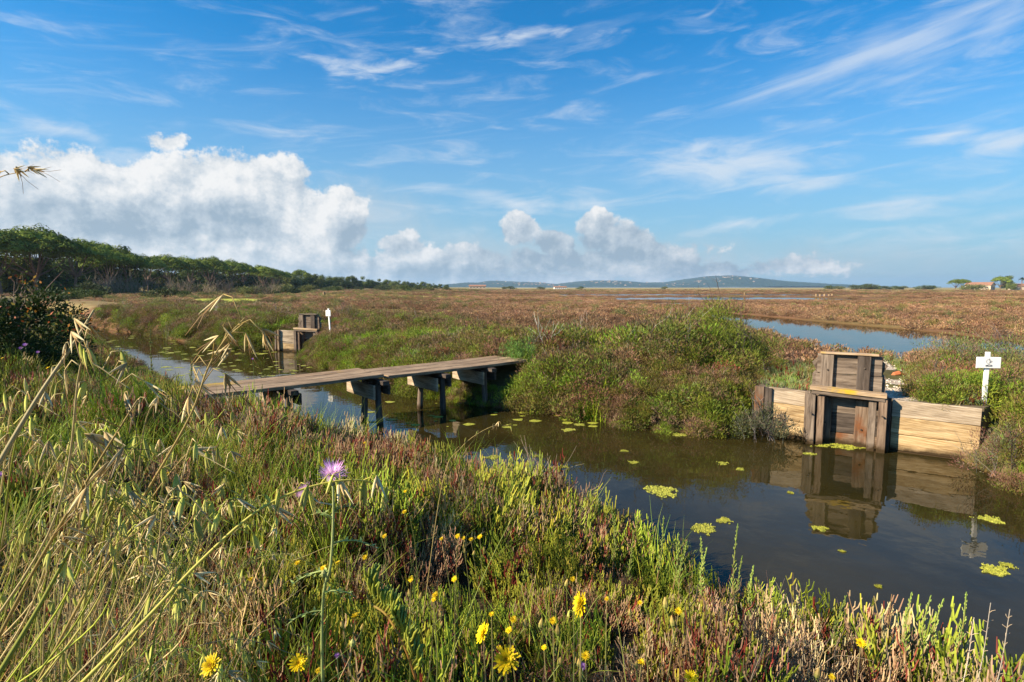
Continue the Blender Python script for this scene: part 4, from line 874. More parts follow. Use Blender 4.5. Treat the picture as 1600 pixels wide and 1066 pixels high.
for k in range(34):
    px = U(-20, 340); py = U(560, 860)+.25*px*(px > 150); y = U(.48, .85)
    P = [at(px-U(60, 260), 1130, y*1.15), at(px-U(20, 90), (py+1100)/2, y*1.08), at(px, py, y), at(px+U(15, 40), py-U(0, 14), y), at(px+U(50, 85), py+U(10, 40), y)]
    oat(P, R.randint(5, 9), .3, 'near wild oat with bright hanging spikelets at the left edge of the bank', .0013, .42, R.choice([(.45, .5, .08), (.6, .55, .16), (.66, .54, .26)]), group='near wild oats at the left edge', spread=.02, scale=.85)
def grass_zone(name, temps, xs, ys, dens, label, cat, fn, sc=(.8, 1.3), tilt=.3, lean=0):
    x, y = poisson(*xs, *ys, dens); k = inpoly(NEARLAND, x, y) & (sdf(CHAN, x, y) > .15) & fn(x, y) & (np.hypot(x, y) > .7); x, y = x[k], y[k]; n = len(x)
    pos, rot, s, pk, ti = mk(x, y, height(x, y)-.02, rng.uniform(*sc, n), rng.integers(0, len(temps), n), tints(n, .25, .08), tilt); rot[:, 1] += lean
    scatter(name, temps, pos, rot, s, pk, ti, label, cat)
straw_t = [grass([(.72, .56, .24), (.74, .54, .26), (.6, .42, .16), (.46, .26, .1), (.36, .4, .06)], 34, .5, .0045, .06, .7, 6), grass([(.72, .58, .28), (.48, .27, .12)], 26, .42, .003, .05, .9, 6), twigs((.5, .36, .2), 8, .4, .06, .0018, 3)]
grn_t = [grass([(.24, .33, .03), (.36, .42, .05), (.16, .24, .03)], 20, .55, .005, .07, .5, 6), grass([(.42, .42, .06), (.3, .36, .04)], 16, .5, .004, .07, .4, 6)]
grass_zone('straw_grass', straw_t, (-2.6, -.1), (.5, 2.3), 105, 'tangled dry straw coloured grass in the bottom left corner', 'dry grass', lambda x, y: (x/np.maximum(y, .1) < -.32-.35*fb(x, y, .5, 71)), lean=.25)
grass_zone('green_grass', grn_t, (-5, 1.5), (.6, 4.5), 26, 'tall green grass blades among the samphire', 'grass', lambda x, y: (fb(x, y, .7, 72) > .52+.12*x) & ~((x > -.55) & (y < 1.6)))
grass_zone('bank_grass', grn_t, (-9, -1.5), (3, 11), 16, 'yellow green grass on the left part of the near bank', 'grass', lambda x, y: fb(x, y, 1.1, 73) > .42)

# yellow composite flowers
def flower_mesh(r, npet, c, cc, name='flower_head', layers=3):
    b = MB()
    for l in range(layers):
        for k in range(npet):
            a = 2*math.pi*(k+.5*l)/npet+U(-.1, .1); d = Vector((math.cos(a), math.sin(a), .15+.32*l+U(-.1, .12))).normalized(); L = r*(1-.22*l)*U(.85, 1.1)
            t = Vector((-math.sin(a), math.cos(a), 0)); p1 = d*L*.7; p2 = d*L; w = r*.085
            b.add([Vector((0, 0, 0)), p1-t*w, p2-t*w*.7, p2+t*w*.7, p1+t*w], [(0, 1, 2, 3, 4)], jit(c, .12))
    for k in range(14):
        a = k*2.4; rr = r*.18*math.sqrt(k/14); b.tube([(rr*math.cos(a), rr*math.sin(a), 0), (rr*1.2*math.cos(a), rr*1.2*math.sin(a), r*.25)], [.0007, .0005], 3, cc)
    me = b.mesh(name); me.materials.append(M_plant); return me
FH = [flower_mesh(.019, 20, (.9, .66, .01), (.75, .42, .01), layers=4), flower_mesh(.0125, 14, (.85, .6, .01), (.8, .5, .01))]
budm = MB(); budm.tube([(0, 0, 0), (0, 0, .004), (0, 0, .010), (0, 0, .016), (0, 0, .021)], [.0015, .0045, .005, .003, .001], 7, (.16, .24, .06), (.5, .32, .1)); budme = budm.mesh('bud'); budme.materials.append(M_plant)
calm = MB(); calm.tube([(0, 0, -.009), (0, 0, -.004), (0, 0, 0)], [.001, .0045, .004], 7, (.13, .2, .05)); calme = calm.mesh('calyx'); calme.materials.append(M_plant)
def child(me, nm, o, loc, rot, s=1):
    c = bpy.data.objects.new(nm, me); COL.objects.link(c); c.parent = o; c.location = loc; c.rotation_euler = rot; c.scale = (s, s, s); return c
def daisy(head, y, big, label, group=None, tilt=(.4, 0), buds=1, s=1.0, H=None):
    if big: y *= .72; s *= .9
    h = at(head[0], head[1], y); gz = h1(h.x, h.y); L = h.z-gz
    if H: L = min(L, H)
    base = Vector((h.x+U(-.04, .04), h.y+U(-.02, .06), h.z-L)); o = empty('yellow_daisy', base, label, 'flower', group)
    v = h-base; b = MB(); b.tube([Vector((0, 0, 0)), v*.5+Vector((U(-.01, .01), 0, 0)), v-Vector((0, 0, .006))], [.0014, .0012, .0009], 5, (.16, .22, .05), (.3, .25, .1)); bu = []
    for k in range(buds):
        q = v*U(.72, .85); e = q+Vector((U(-.03, .03), U(-.02, .02), U(.015, .05))); b.tube([q, (q+e)/2, e], [.0008]*3, 4, (.2, .24, .06)); bu.append(e)
    b.build('stem', M_plant, o)
    rot = (tilt[0]+U(-.2, .2), tilt[1]-.25+U(-.25, .25), 0); hd = child(FH[0 if big else 1], 'flower_head', o, v, rot, s); child(calme, 'calyx', hd, (0, 0, 0), (0, 0, 0), 1)
    for e in bu: child(budme, 'bud', o, e, (U(-.2, .2), U(-.2, .2), 0), U(.7, 1.2))
    return o
daisy((908, 945), 1.08, True, 'large yellow composite flower seen edge on above a pair of buds', tilt=(.3, -.9), buds=2, s=1.05)
daisy((755, 990), 1.05, True, 'yellow composite flower tilted left of two open ones', tilt=(.3, -.8), buds=1, s=.85)
daisy((791, 1031), 1.0, True, 'wide open yellow flower facing the camera at bottom centre', tilt=(.9, 0), buds=1, s=1.1)
daisy((330, 1040), 1.0, True, 'yellow flower among straw near the bottom left', tilt=(.8, 0), buds=0, s=.9)
daisy((466, 1037), 1.05, True, 'yellow flower right of the thistle leaves at the bottom', tilt=(.5, .3), buds=1, s=.8)
daisy((1345, 1005), 1.6, True, 'single yellow flower in the scrub at bottom right', tilt=(.6, 0), buds=0, s=.62)
daisy((1079, 1059), 1.3, True, 'yellow flower cut by the bottom edge right of centre', tilt=(.6, 0), buds=0, s=.75)
for (px, py) in ((678, 937), (802, 968), (864, 970), (528, 880), (505, 888), (465, 880), (570, 871), (715, 838), (724, 841), (736, 843), (750, 839), (690, 842), (601, 838), (570, 692), (633, 768), (642, 905), (555, 963), (497, 1048),
                 (8, 886), (132, 893), (4, 560), (75, 575), (20, 602), (262, 740), (948, 936), (895, 905), (1000, 942), (915, 1025), (1300, 1058), (680, 930), (768, 960), (795, 985), (850, 1012), (632, 800), (1002, 1035), (1060, 955), (312, 862), (392, 905), (710, 905)):
    y = 1.4 if py > 850 else (1.85 if py > 700 else 3.0)
    if py > 950: y = 1.08
    daisy((px, py), y, False, 'small yellow composite flower dotted in the foreground samphire', 'small yellow flowers in the foreground', s=U(.5, .82), tilt=(.45, 0), buds=R.randint(0, 2), H=.35)

# purple thistle
def thistle():
    hd = at(520, 745, 1.02); base = ground_pt(500, 1000, 1.08); o = empty('milk_thistle', base, 'tall pale stemmed thistle with two fringed purple flower heads', 'thistle')
    pt = [base, at(503, 1000, 1.06), at(517, 880, 1.04), at(521, 800, 1.03), hd]; C = catmull([p-base for p in pt], 6); b = MB(); b.tube(C, [.0032-.0012*i/len(C) for i in range(len(C))], 7, (.26, .32, .1), (.42, .46, .2))
    h2 = at(479, 771, 1.03)-base; b.tube([C[-6], (C[-6]+h2)/2+Vector((-.003, 0, -.006)), h2], [.0014, .0013, .0012], 5, (.42, .46, .32)); b.build('stem', M_plant, o, smooth=True)
    def head(loc, s, tilt):
        m = MB()
        for k in range(150):
            a = k*2.399; e = (k/150)**.5*1.15; d = Vector((math.sin(e)*math.cos(a), math.sin(e)*math.sin(a), math.cos(e)*.8+.1)).normalized(); L = U(.015, .025); n = Vector((-math.sin(a), math.cos(a), 0))
            c = (.6, .2, .62) if U(0, 1) < .75 else (.75, .5, .75); pts = [d*.003, d*L*.6, d*L+Vector((U(-.002, .002), U(-.002, .002), U(-.002, .002)))]; m.blade(pts, .0014, n.cross(d), (.8, .7, .72), jit(c, .15))
        h = m.build('flower_head', M_plant, o, loc, tilt); h.scale = (s, s, s)
        q = MB(); q.tube([(0, 0, -.014), (0, 0, -.009), (0, 0, -.003), (0, 0, .003)], [.001, .0065, .0075, .005], 9, (.28, .33, .15), (.5, .5, .36)); q.build('calyx', M_plant, h)
    head(hd-base, 1.5, (.45, .2, 0)); head(h2, .95, (.3, -.7, 0))
    for (i, dx, dz, L) in ((-14, -1, .12, .075), (-11, 1, .3, .085), (-8, -1, .9, .05), (-7, 1, .8, .05), (-17, 1, .4, .07), (-18, -1, .2, .07), (2, -1, .5, .12), (3, 1, .6, .12)):
        lf = MB(); p = C[i]; d = Vector((dx, U(-.3, .3), dz)).normalized(); pts = [p+d*L*t-Vector((0, 0, L*.5*t*t)) for t in (0, .25, .5, .75, 1)]; lf.tube(pts, [.0016, .0016, .0014, .001, .0004], 4, (.34, .42, .14))
        for k in range(14):
            q = pts[0].lerp(pts[2], k/7) if k < 7 else pts[2].lerp(pts[4], (k-7)/7); dd = (d*.5+Vector((U(-.6, .6), U(-.6, .6), U(-.6, .6)))).normalized(); lf.leaf(q, dd, Vector((U(-1, 1), 0, 1)), .012, .005, jit((.34, .42, .13)))
        lf.build('leaf', M_plant, o)
    for (px, py) in ((517, 893-3), (507, 895)): pass
    for (px, py, s) in ((506, 895, 1.3), (551, 1003, 1.3)):
        q = at(px, py, 1.03)-base; m = MB(); m.tube([q-Vector((0, 0, .012)), q-Vector((0, 0, .006)), q, q+Vector((0, 0, .006))], [.001, .0055, .0055, .001], 8, (.3, .36, .1), (.4, .4, .14)); m.build('bud', M_plant, o)
thistle()
pm = MB()
for k in range(60):
    a = k*2.4; e = U(.2, 1.2); d = Vector((math.sin(e)*math.cos(a), math.sin(e)*math.sin(a), math.cos(e))).normalized(); pm.blade([(0, 0, 0), d*.012, d*.018], .002, Vector((-math.sin(a), math.cos(a), 0)).cross(d), (.5, .3, .62), (.42, .2, .6))
pm = pm.mesh('flower_head'); pm.materials.append(M_plant)
for (px, py, y, s) in ((910, 1043, 1.2, .7), (40, 541, 3.0, 1.0), (33, 546, 3.1, .9), (60, 552, 3.0, .8), (97, 569, 2.2, .7), (2, 744, 1.4, .7), (527, 1026, 1.2, .5), (395, 562, 5, .9)):
    h = at(px, py, y); L = min(.4, h.z-h1(h.x, h.y)); o = empty('purple_flower', h-Vector((0, 0, L)), 'small purple thistle like flower on a thin stem in the near bank', 'flower', 'small purple flowers on the near bank')
    b = MB(); b.tube([(0, 0, 0), (.005, 0, L*.5), (0, 0, L)], [.0014, .0012, .001], 4, (.2, .26, .1)); b.build('stem', M_plant, o); child(pm, 'flower_head', o, (0, 0, L), (.5, 0, 0), s)

# tall samphire spikes standing up against the water
def spike(px, py, y, H, label, group=None, col=(.2, .3, .06), tip=(.36, .44, .1), r=.0026):
    h = at(px, py, y); base = Vector((h.x-U(-.02, .04), h.y+U(-.03, .03), h.z-H)); o = empty('samphire_spike', base, label, 'samphire', group); v = h-base; b = MB()
    C = catmull([Vector((0, 0, 0)), v*.5+Vector((U(-.02, .02), 0, 0)), v], 10); b.tube(C, [r]*(len(C)-1)+[r*.6], 5, (.35, .2, .1), col)
    for i in range(3, len(C)-1):
        for s in range(3):
            a = U(0, 6.28); L = U(.015, .045)*(1.1-i/len(C)); d = Vector((math.cos(a)*.6, math.sin(a)*.6, 1)).normalized(); b.tube([C[i], C[i]+d*L*.5+Vector((d.x, d.y, 0))*.003, C[i]+d*L+Vector((0, 0, .002))], [r*.6, r*.95, r*.5], 4, jit(col), jit(tip))
    b.build('shoot', M_plant, o); return o
for (px, py, y, H) in ((1153, 818, 2.55, .42), (1160, 868, 2.5, .35), (1095, 838, 2.6, .35), (1060, 832, 2.7, .3), (1037, 806, 2.75, .36), (1178, 883, 2.5, .3), (1074, 845, 2.6, .3), (955, 790, 3.2, .4), (1105, 855, 2.55, .3), (990, 830, 3, .35), (1323, 930, 2.3, .28), (1510, 925, 2.2, .3), (1455, 930, 2.2, .28), (1425, 925, 2.2, .28), (1475, 935, 2.2, .25), (235, 512, 3.6, .5), (160, 535, 3.4, .4), (300, 560, 3.8, .3), (410, 600, 4.5, .35)):
    spike(px, py, y, H, 'upright jointed green samphire shoot standing clear against the water', 'samphire shoots standing up against the water', col=(.2, .3, .06) if px > 500 else (.15, .16, .05))
# big fleshy samphire branch at the bottom centre
o = empty('fleshy_samphire', ground_pt(640, 1060, 1.15), 'large orange stemmed samphire branch with fat green fingers at bottom centre', 'samphire'); b = MB(); Bz = o.location
P = [at(650, 1062, 1.1), at(632, 1010, 1.1), at(605, 962, 1.12), at(578, 940, 1.14), at(575, 908, 1.14)]; C = catmull([p-Bz for p in P], 7); b.tube(C, .003, 6, (.55, .25, .06), (.3, .3, .08))
for i in range(2, len(C)-1):
    for s in range(3):
        L = U(.03, .065); d = Vector((U(-.1, .7), U(-.4, .3), 1)).normalized(); b.tube([C[i], C[i]+d*L*.35+Vector((.006, 0, 0)), C[i]+d*L*.75, C[i]+d*L], [.0018, .0028, .003, .0015], 6, (.36, .34, .05), jit((.34, .4, .05)))
        q = C[i]+d*L*.4
        b.tube([q, q+Vector((.01, 0, .008)), q+Vector((.013, 0, .028))], [.0015, .0024, .0015], 5, (.24, .34, .08))
b.build('shoot', M_plant, o, smooth=True)
# dead twigs bottom right
for (px, py, y, H, lb) in ((1548, 942, 1.9, .45, 'tall bare pale twig at bottom right against the water'), (1522, 965, 1.9, .4, 'shorter bare pale twig left of the tallest one'), (1578, 952, 1.85, .42, 'curled tan seed stalk at the right edge')):
    h = at(px, py, y); v = Vector((-.03, .02, -H)); o = empty('dead_twig', h+v, lb, 'twig'); b = MB(); C = catmull([Vector((0, 0, 0)), -v*.5+Vector((.01, 0, 0)), -v], 6); b.tube(C, [.002-.001*i/len(C) for i in range(len(C))], 5, (.6, .52, .42))
    for i in range(4, len(C)-1):
        for s_ in (0, 1): d = Vector((U(-1, 1), U(-.5, .5), U(.3, 1.2))).normalized(); b.tube([C[i], C[i]+d*.012, C[i]+d*.02+Vector((.005, 0, -.002))], [.0012, .0011, .0008], 4, (.55, .42, .28))
    b.build('stalk', M_plant, o)

# ------------------------------------------------------------ algae
M_alg, nt, out = mat_new('algae'); L = nt.links.new
geo = N(nt, 'ShaderNodeNewGeometry'); n = noise(nt, 38, 4, .7, geo.outputs['Position']); r = ramp(nt, n.outputs[0], [(.34, (.09, .11, .015)), (.5, (.3, .31, .025)), (.68, (.5, .48, .07))])
p = N(nt, 'ShaderNodeBsdfPrincipled'); p.inputs['Roughness'].default_value = .6; L(r.outputs[0], p.inputs['Base Color']); bb = N(nt, 'ShaderNodeBump'); bb.inputs['Distance'].default_value = .01; L(n.outputs[0], bb.inputs['Height']); L(bb.outputs[0], p.inputs['Normal'])
L(p.outputs[0], out.inputs[0])
def mat_blob(b, cx, cy, rx, ry, seed, holes=.42):
    rr = random.Random(seed); n = 36; step = 2.0/n
    ox, oy = rr.uniform(0, 90), rr.uniform(0, 90)
    for i in range(n):
        for j in range(n):
            u = -1+(i+.5)*step; v = -1+(j+.5)*step; d = math.hypot(u, v); a = math.atan2(v, u)
            ns = float(fb(np.array([u*1.9+ox]), np.array([v*1.9+oy]), 1.0, 81)[0])
            if d > .1+1.7*(ns-.18): continue
            if rr.random() < .12+.5*d*d: continue
            x = cx+u*rx+rr.uniform(-.3, .3)*step*rx; y = cy+v*ry+rr.uniform(-.3, .3)*step*ry; s = rx*step*rr.uniform(.45, .8); t = ry*step*rr.uniform(.45, .8); z = rr.uniform(.003, .016); s *= rr.uniform(.7, 1.7); t *= rr.uniform(.7, 1.7); k = rr.uniform(0, 1.5)
            m = 5; vs = [(x+s*math.cos(k+w*6.283/m), y+t*math.sin(k+w*6.283/m), .002) for w in range(m)]+[(x+rr.uniform(-.3, .3)*s, y, z)]
            b.add(vs, [(w, (w+1) % m, m) for w in range(m)], (1, 1, 1))
mats_px = [(770, 715, 30, 'algae mat nearest the bridge reflection'), (872, 732, 30, 'narrow algae mat in mid channel left of centre'), (990, 723, 16, None), (1035, 768, 62, 'largest yellow algae mat in mid channel'), (1105, 827, 42, 'bright algae mat by the tall near shoots'),
           (1133, 814, 26, 'small algae mat touching the bright one by the near shoots'), (1128, 724, 18, None), (1155, 733, 16, None), (1283, 827, 22, 'algae mat below the gate reflection'), (1318, 697, 95, 'wide algae mat in front of the sluice gate'), (1265, 710, 22, None), (1545, 812, 36, 'algae mat floating near the right edge'),
           (1555, 893, 44, 'algae mat beside the sign reflection'), (1575, 884, 22, None), (1316, 862, 10, None), (1373, 917, 10, None), (836, 713, 12, None), (888, 672, 22, None), (1010, 664, 18, None), (905, 664, 16, None), (975, 705, 12, None), (1060, 680, 20, None), (1235, 770, 10, None)]
for i, (px, py, wpx, lb) in enumerate(mats_px):
    c = atz(px, py); rx = wpx/F*math.hypot(c.y, 2.2)/2*1.15; ry = rx*(.95 if i != 9 else .42); b = MB(); mat_blob(b, 0, 0, rx, ry, i+3)
    if not b.v: mat_blob(b, 0, 0, rx, ry, i+50, .2)
    o = b.build('algae_mat', M_alg, loc=(c.x, c.y, 0)); 
    tag(o, 'yellow green floating '+lb if lb else 'small yellow green algae scrap floating in the channel', 'algae', 'algae mats floating in the channel' if not lb else None)
b = MB(); rr = random.Random(44)
for k in range(260):
    px, py = rr.choice([(rr.uniform(140, 430), rr.uniform(518, 562)), (rr.uniform(380, 560), rr.uniform(560, 592)), (rr.uniform(560, 1100), rr.uniform(628, 668)), (rr.uniform(250, 420), rr.uniform(545, 600))])
    c = atz(px, py); x = c.x; y = c.y; s = rr.uniform(.02, .14)*(1 if py > 560 else 1.6); m = 7; vs = [(x+s*rr.uniform(.5, 1)*math.cos(w*.898), y+s*rr.uniform(.4, .9)*math.sin(w*.898), .003) for w in range(m)]+[(x, y, .006)]; b.add(vs, [(w, (w+1) % m, m) for w in range(m)], (1, 1, 1))
tag(b.build('pond_scum', M_alg), 'thin olive scum specks drifting near the banks', 'pond scum', kind='stuff')
# stones and brick on the path
sm = MB(); rr = random.Random(8)
for k in range(900):
    t = rr.random(); x = 4.9+2.6*rr.random()+t*1.0; y = 7.9+4.2*t
    if not bool(inpoly(np.array([(3.9, 8.55), (5.9, 7.25), (6.5, 7.6), (7.2, 9.4), (7.9, 11.5), (8.0, 12.3), (7, 12.2), (6.2, 11), (4.6, 9.8)]), np.array([x]), np.array([y]))[0]): continue
    s = rr.uniform(.008, .03); g_ = rr.uniform(.35, .8); m = 6; vs = [(x+s*math.cos(w*1.047)*rr.uniform(.7, 1), y+s*math.sin(w*1.047)*rr.uniform(.7, 1), .69) for w in range(m)]+[(x+s*.5*math.cos(w*1.047), y+s*.5*math.sin(w*1.047), .69+s*rr.uniform(.5, .9)) for w in range(m)]
    sm.add(vs, [(w, (w+1) % m, m+(w+1) % m, m+w) for w in range(m)]+[tuple(range(m, 2*m))], (g_, g_*.88, g_*.72))
tag(sm.build('pebbles', plant_mat('stone', trans=0, rand=0, gloss=False)), 'pale pebbles lying on the gravel path', 'pebbles', kind='stuff')
bc = at(1402, 590, 9.6); b = MB(); b.tube([(-.11, 0, .0), (-.06, 0, .03), (.02, 0, .045), (.1, .01, .02), (.13, .0, 0)], [.01, .04, .05, .035, .01], 7, (.5, .17, .07)); tag(b.build('brick_rubble', M_plant, loc=(bc.x, bc.y, .69)), 'orange lump of broken tile on the gravel behind the gate', 'rubble')
# posts far off in the marsh
for (px, py, D, h) in ((506, 463, 95, .8), (1276, 461, 130, .6), (1282, 461, 130, .5), (1289, 461, 130, .6), (1296, 461, 130, .5), (1301, 461, 130, .6), (1164, 460, 140, .9)):
    p = at(px, 449, D); b = MB(); b.tube([(0, 0, 0), (0, 0, h)], [.22, .2], 6, (.4, .28, .16)); tag(b.build('stake', M_plant, loc=(p.x, p.y, h1(p.x, p.y))), 'short pale stake standing alone in the middle distance left' if px == 506 else 'pale stake at the edge of the far pond', 'stake', None if px == 506 else 'pale stakes at the far ponds')

# ------------------------------------------------------------ haze: thin even air round the whole place
m, nt, out = mat_new('air'); v = N(nt, 'ShaderNodeVolumePrincipled'); v.inputs['Color'].default_value = (.5, .74, 1, 1); v.inputs['Density'].default_value = 1.25e-4; v.inputs['Anisotropy'].default_value = .2; nt.links.new(v.outputs[0], out.inputs['Volume'])
b = MB(); b.box(0, 0, 54, 14400, 14400, 113); tag(b.build('haze', m), 'thin pale blue air between the marsh and the hills', 'haze', kind='stuff')
# ------------------------------------------------------------ light and sky
SUN_AZ = (-.95, -.31); SUN_EL = math.radians(31)
sd = Vector((SUN_AZ[0]*math.cos(SUN_EL), SUN_AZ[1]*math.cos(SUN_EL), math.sin(SUN_EL))).normalized()
sl = bpy.data.lights.new('sun', 'SUN'); sl.energy = 5.0; sl.angle = math.radians(.5); sl.color = (1, .84, .62); so = bpy.data.objects.new('sun', sl); COL.objects.link(so); so.rotation_euler = (-sd).to_track_quat('-Z', 'Y').to_euler()
def world():
    w = bpy.data.worlds.new('World'); S.world = w; w.use_nodes = True; nt = w.node_tree; nt.nodes.clear(); L = nt.links.new
    out = N(nt, 'ShaderNodeOutputWorld'); bg = N(nt, 'ShaderNodeBackground'); bg.inputs[1].default_value = .062; L(bg.outputs[0], out.inputs[0])
    sk = N(nt, 'ShaderNodeTexSky', sky_type='NISHITA'); sk.sun_disc = False; sk.sun_elevation = SUN_EL; sk.sun_rotation = math.atan2(SUN_AZ[0], SUN_AZ[1]); sk.altitude = 0; sk.air_density = 1.0; sk.dust_density = .4; sk.ozone_density = 2.5
    hs = N(nt, 'ShaderNodeHueSaturation'); hs.inputs['Saturation'].default_value = 1.12; L(sk.outputs[0], hs.inputs['Color'])
    gn = N(nt, 'ShaderNodeMix', data_type='RGBA', blend_type='MULTIPLY'); gn.inputs[0].default_value = 1; L(hs.outputs[0], gn.inputs[6]); gn.inputs[7].default_value = (.13, .97, 1.34, 1)
    tc = N(nt, 'ShaderNodeTexCoord'); sp = N(nt, 'ShaderNodeSeparateXYZ'); L(tc.outputs['Generated'], sp.inputs[0])
    def M(op, a, b=None, c=None, clamp=False):
        n = N(nt, 'ShaderNodeMath', operation=op, use_clamp=clamp)
        for i, v in enumerate((a, b, c)):
            if v is None: continue
            if isinstance(v, (int, float)): n.inputs[i].default_value = v
            else: L(v, n.inputs[i])
        return n.outputs[0]
    az = M('ARCTAN2', sp.outputs[0], sp.outputs[1]); el = M('ARCSINE', sp.outputs[2])
    cb = N(nt, 'ShaderNodeCombineXYZ'); L(az, cb.inputs[0]); L(el, cb.inputs[1]); P = cb.outputs[0]
    def ae(px, py): a, b, c = ray(px, py); return math.atan2(a, b), math.asin(c/math.sqrt(a*a+b*b+c*c))
    # wobble the positions so that no mask edge is an ellipse
    def wob(vec, sc, amt):
        n = noise(nt, sc, 3, .5, vec); s = N(nt, 'ShaderNodeVectorMath', operation='MULTIPLY_ADD'); L(n.outputs['Color'], s.inputs[0]); s.inputs[1].default_value = (amt, amt, 0)
        a = N(nt, 'ShaderNodeVectorMath', operation='SUBTRACT'); L(vec, s.inputs[2]); L(s.outputs[0], a.inputs[0]); a.inputs[1].default_value = (amt/2, amt/2, 0); return a.outputs[0]
    def blobs(vec, lst):
        cur = None
        for (px, py, rx, ry, *st) in lst:
            a, e = ae(px, py); a1, _ = ae(px+rx, py); _, e1 = ae(px, py-ry); ra = abs(a1-a); re = abs(e1-e); ang = st[1] if len(st) > 1 else 0
            mp = N(nt, 'ShaderNodeMapping', vector_type='TEXTURE'); mp.inputs['Location'].default_value = (a, e, 0); mp.inputs['Rotation'].default_value = (0, 0, ang); mp.inputs['Scale'].default_value = (ra, re, 1); L(vec, mp.inputs[0])
            ln = N(nt, 'ShaderNodeVectorMath', operation='LENGTH'); L(mp.outputs[0], ln.inputs[0]); v = M('SUBTRACT', 1.0, ln.outputs['Value'])
            if st: v = M('MULTIPLY', v, st[0])
            cur = v if cur is None else M('SMOOTH_MAX' if False else 'MAXIMUM', cur, v)
        return cur
    # --- cumulus
    cum = [(60, 345, 330, 95), (250, 320, 240, 90), (390, 310, 140, 82), (515, 345, 66, 52), (270, 215, 50, 18, .35), (120, 420, 500, 60), (330, 400, 330, 45), (810, 358, 34, 26, .9), (868, 378, 36, 17, .7), (930, 352, 36, 22, .8), (962, 376, 60, 30, .85),
           (625, 380, 50, 24, .6), (640, 412, 110, 28, .62), (745, 412, 80, 28, .62), (860, 410, 110, 26, .62), (1000, 400, 120, 28, .62), (1050, 422, 300, 18, .55), (700, 435, 500, 18, .6)]
    Pw = wob(P, 9, .05)
    nA = noise(nt, 11, 10, .64, P); nA.inputs['Lacunarity'].default_value = 2.1
    offv = N(nt, 'ShaderNodeVectorMath', operation='ADD'); L(P, offv.inputs[0]); offv.inputs[1].default_value = (-.016, .022, 0); nB = noise(nt, 11, 10, .64, offv.outputs[0]); nB.inputs['Lacunarity'].default_value = 2.1
    mk_ = blobs(Pw, cum); dens = M('MULTIPLY_ADD', M('SUBTRACT', nA.outputs[0], .5), 1.9, mk_)
    a1 = N(nt, 'ShaderNodeMapRange', interpolation_type='SMOOTHSTEP'); a1.inputs[1].default_value = -.02; a1.inputs[2].default_value = .17; L(dens, a1.inputs[0])
    alphaC = a1.outputs[0]
    relief = M('MULTIPLY', M('SUBTRACT', nA.outputs[0], nB.outputs[0]), 2.0)
    darkm = blobs(Pw, [(375, 352, 110, 52), (548, 372, 48, 36), (700, 425, 420, 30, .8), (870, 378, 40, 20), (900, 395, 330, 70, .85), (980, 395, 90, 36, .8), (1100, 410, 260, 34, .8), (170, 415, 330, 42, .6), (620, 385, 60, 30, .7), (60, 290, 120, 26, .35), (200, 350, 260, 60, .8)])
    dk = N(nt, 'ShaderNodeMapRange', interpolation_type='SMOOTHSTEP'); dk.inputs[1].default_value = 0; dk.inputs[2].default_value = .75; L(darkm, dk.inputs[0])
    nC = noise(nt, 34, 6, .6, P); nD = noise(nt, 34, 6, .6, offv.outputs[0]); offv.inputs[1].default_value = (-.011, .016, 0)
    relief = M('ADD', M('MULTIPLY', relief, 1.35), M('MULTIPLY', M('SUBTRACT', nC.outputs[0], nD.outputs[0]), .55))
    lit = M('SUBTRACT', M('ADD', .76, relief), M('MULTIPLY', dk.outputs[0], .68), clamp=True)
    cc = ramp(nt, lit, [(0, (2.6, 3.4, 4.2)), (.45, (4.2, 4.8, 5.4)), (1, (6.9, 6.9, 6.9))])
    # --- cirrus, combed and tilted
    def cirrus(lst, rot, sx, sy, seed, lo, hi, gain, base=-1.0):
        mp = N(nt, 'ShaderNodeMapping'); mp.inputs['Rotation'].default_value = (0, 0, rot); mp.inputs['Location'].default_value = (seed, seed*.7, 0); L(P, mp.inputs[0])
        m2 = N(nt, 'ShaderNodeMapping'); m2.inputs['Scale'].default_value = (sx, sy, 1); L(mp.outputs[0], m2.inputs[0]); n = noise(nt, 1, 9, .62, m2.outputs[0], .6)
        d = M('MULTIPLY_ADD', M('SUBTRACT', n.outputs[0], .5), 2.7, M('MAXIMUM', blobs(Pw, lst), base)); r_ = N(nt, 'ShaderNodeMapRange', interpolation_type='SMOOTHSTEP'); r_.inputs[1].default_value = lo; r_.inputs[2].default_value = hi; r_.inputs[4].default_value = gain; L(d, r_.inputs[0]); return r_.outputs[0]
    c1 = cirrus([(1380, 90, 420, 60, 1, .16), (1330, 140, 300, 22, .8, .12), (1560, 30, 240, 40, .9, .2), (1100, 10, 60, 10, .8, .25), (1010, 120, 150, 12, .6, .1)], -.17, 2.6, 26, 3, .05, 1.3, .62, -.05)
    c2 = cirrus([(1130, 262, 240, 44, 1, .0), (1110, 235, 160, 18, .7), (1230, 285, 130, 26, .8), (1470, 212, 90, 22, .9), (1570, 218, 90, 30, 1), (800, 316, 190, 24, 1, -.12), (1450, 320, 260, 60, .6), (1520, 390, 300, 60, .5), (560, 340, 260, 70, .45, -.2), (100, 205, 260, 24, .7, -.22), (1150, 355, 170, 12, .5, .1), (780, 208, 40, 6, .7)], -.03, 7, 30, 8, -.05, 1.2, .75, .04)
    c3 = cirrus([(570, 97, 150, 24, 1.1, .1), (815, 61, 100, 18, 1.3, .08), (660, 85, 50, 26, .7)], -.12, 14, 60, 5, .1, 1.5, .8)
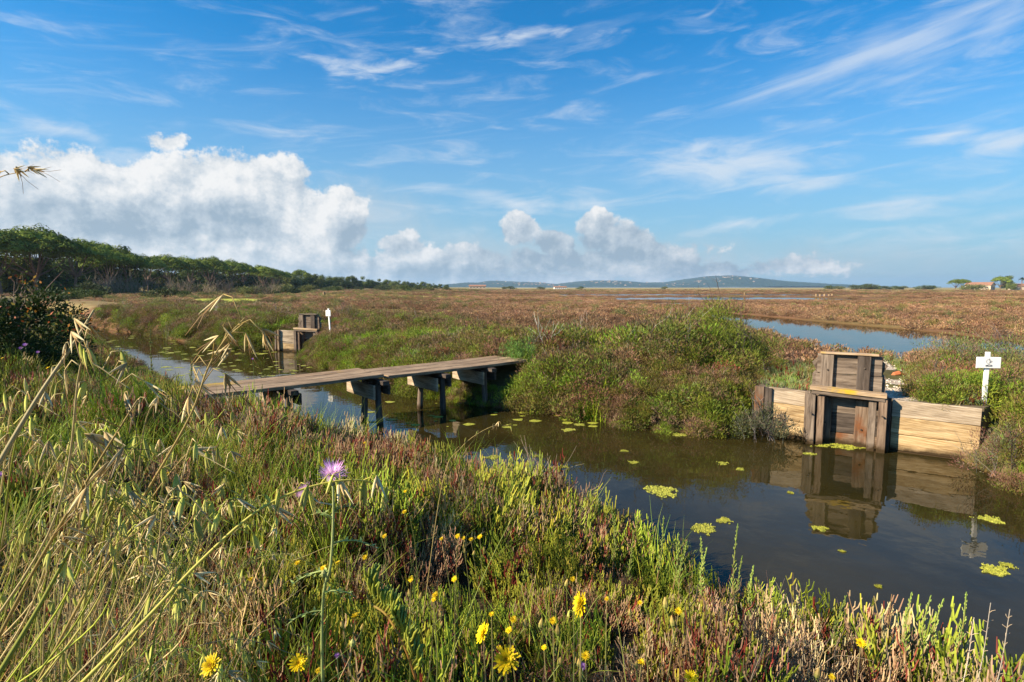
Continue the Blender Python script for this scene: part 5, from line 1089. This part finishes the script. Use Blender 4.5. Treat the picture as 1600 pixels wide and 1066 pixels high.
    alphaR = M('MAXIMUM', M('MAXIMUM', c1, c2), c3)
    # pale haze near the horizon and toward the sun side
    hz = N(nt, 'ShaderNodeMapRange', interpolation_type='SMOOTHSTEP'); hz.inputs[1].default_value = .42; hz.inputs[2].default_value = -.02; hz.inputs[3].default_value = 0; hz.inputs[4].default_value = .9; L(el, hz.inputs[0])
    def mixc(fac, a, b):
        m = N(nt, 'ShaderNodeMix', data_type='RGBA'); L(fac, m.inputs[0]); L(a, m.inputs[6])
        if isinstance(b, tuple): m.inputs[7].default_value = (*b, 1)
        else: L(b, m.inputs[7])
        return m.outputs[2]
    c = mixc(hz.outputs[0], gn.outputs[2], (2.8, 4.05, 5.1)); c = mixc(alphaR, c, (5.6, 6.1, 6.7)); 
    bd = N(nt, 'ShaderNodeMapRange', interpolation_type='SMOOTHSTEP'); bd.inputs[1].default_value = -.1; bd.inputs[2].default_value = .75; bd.inputs[4].default_value = .75
    L(M('MULTIPLY_ADD', M('SUBTRACT', nA.outputs[0], .5), .9, blobs(Pw, [(870, 415, 480, 62), (560, 340, 260, 60, .5, -.2), (1300, 415, 420, 40, .6)])), bd.inputs[0])
    c = mixc(bd.outputs[0], c, (4.0, 4.7, 5.3)); c = mixc(alphaC, c, cc.outputs[0])
    L(c, bg.inputs[0])
    w.cycles.sampling_method = 'MANUAL'; w.cycles.sample_map_resolution = 512
world()

cam = bpy.data.cameras.new('camera'); co = bpy.data.objects.new('camera', cam); COL.objects.link(co); co.location = (0, 0, CAMH)
cam.sensor_width = 36; cam.lens = F/1600*36; cam.clip_start = .05; cam.clip_end = 20000; co.rotation_euler = (math.pi/2-PITCH, 0, 0)
S.camera = co
S.view_settings.view_transform = 'Standard'; S.view_settings.look = 'None'; S.view_settings.gamma = 1; S.view_settings.exposure = 1.12
cy = S.cycles; cy.max_bounces = 6; cy.diffuse_bounces = 2; cy.glossy_bounces = 3; cy.transmission_bounces = 2; cy.transparent_max_bounces = 6; cy.caustics_reflective = False; cy.caustics_refractive = False; cy.use_denoising = True
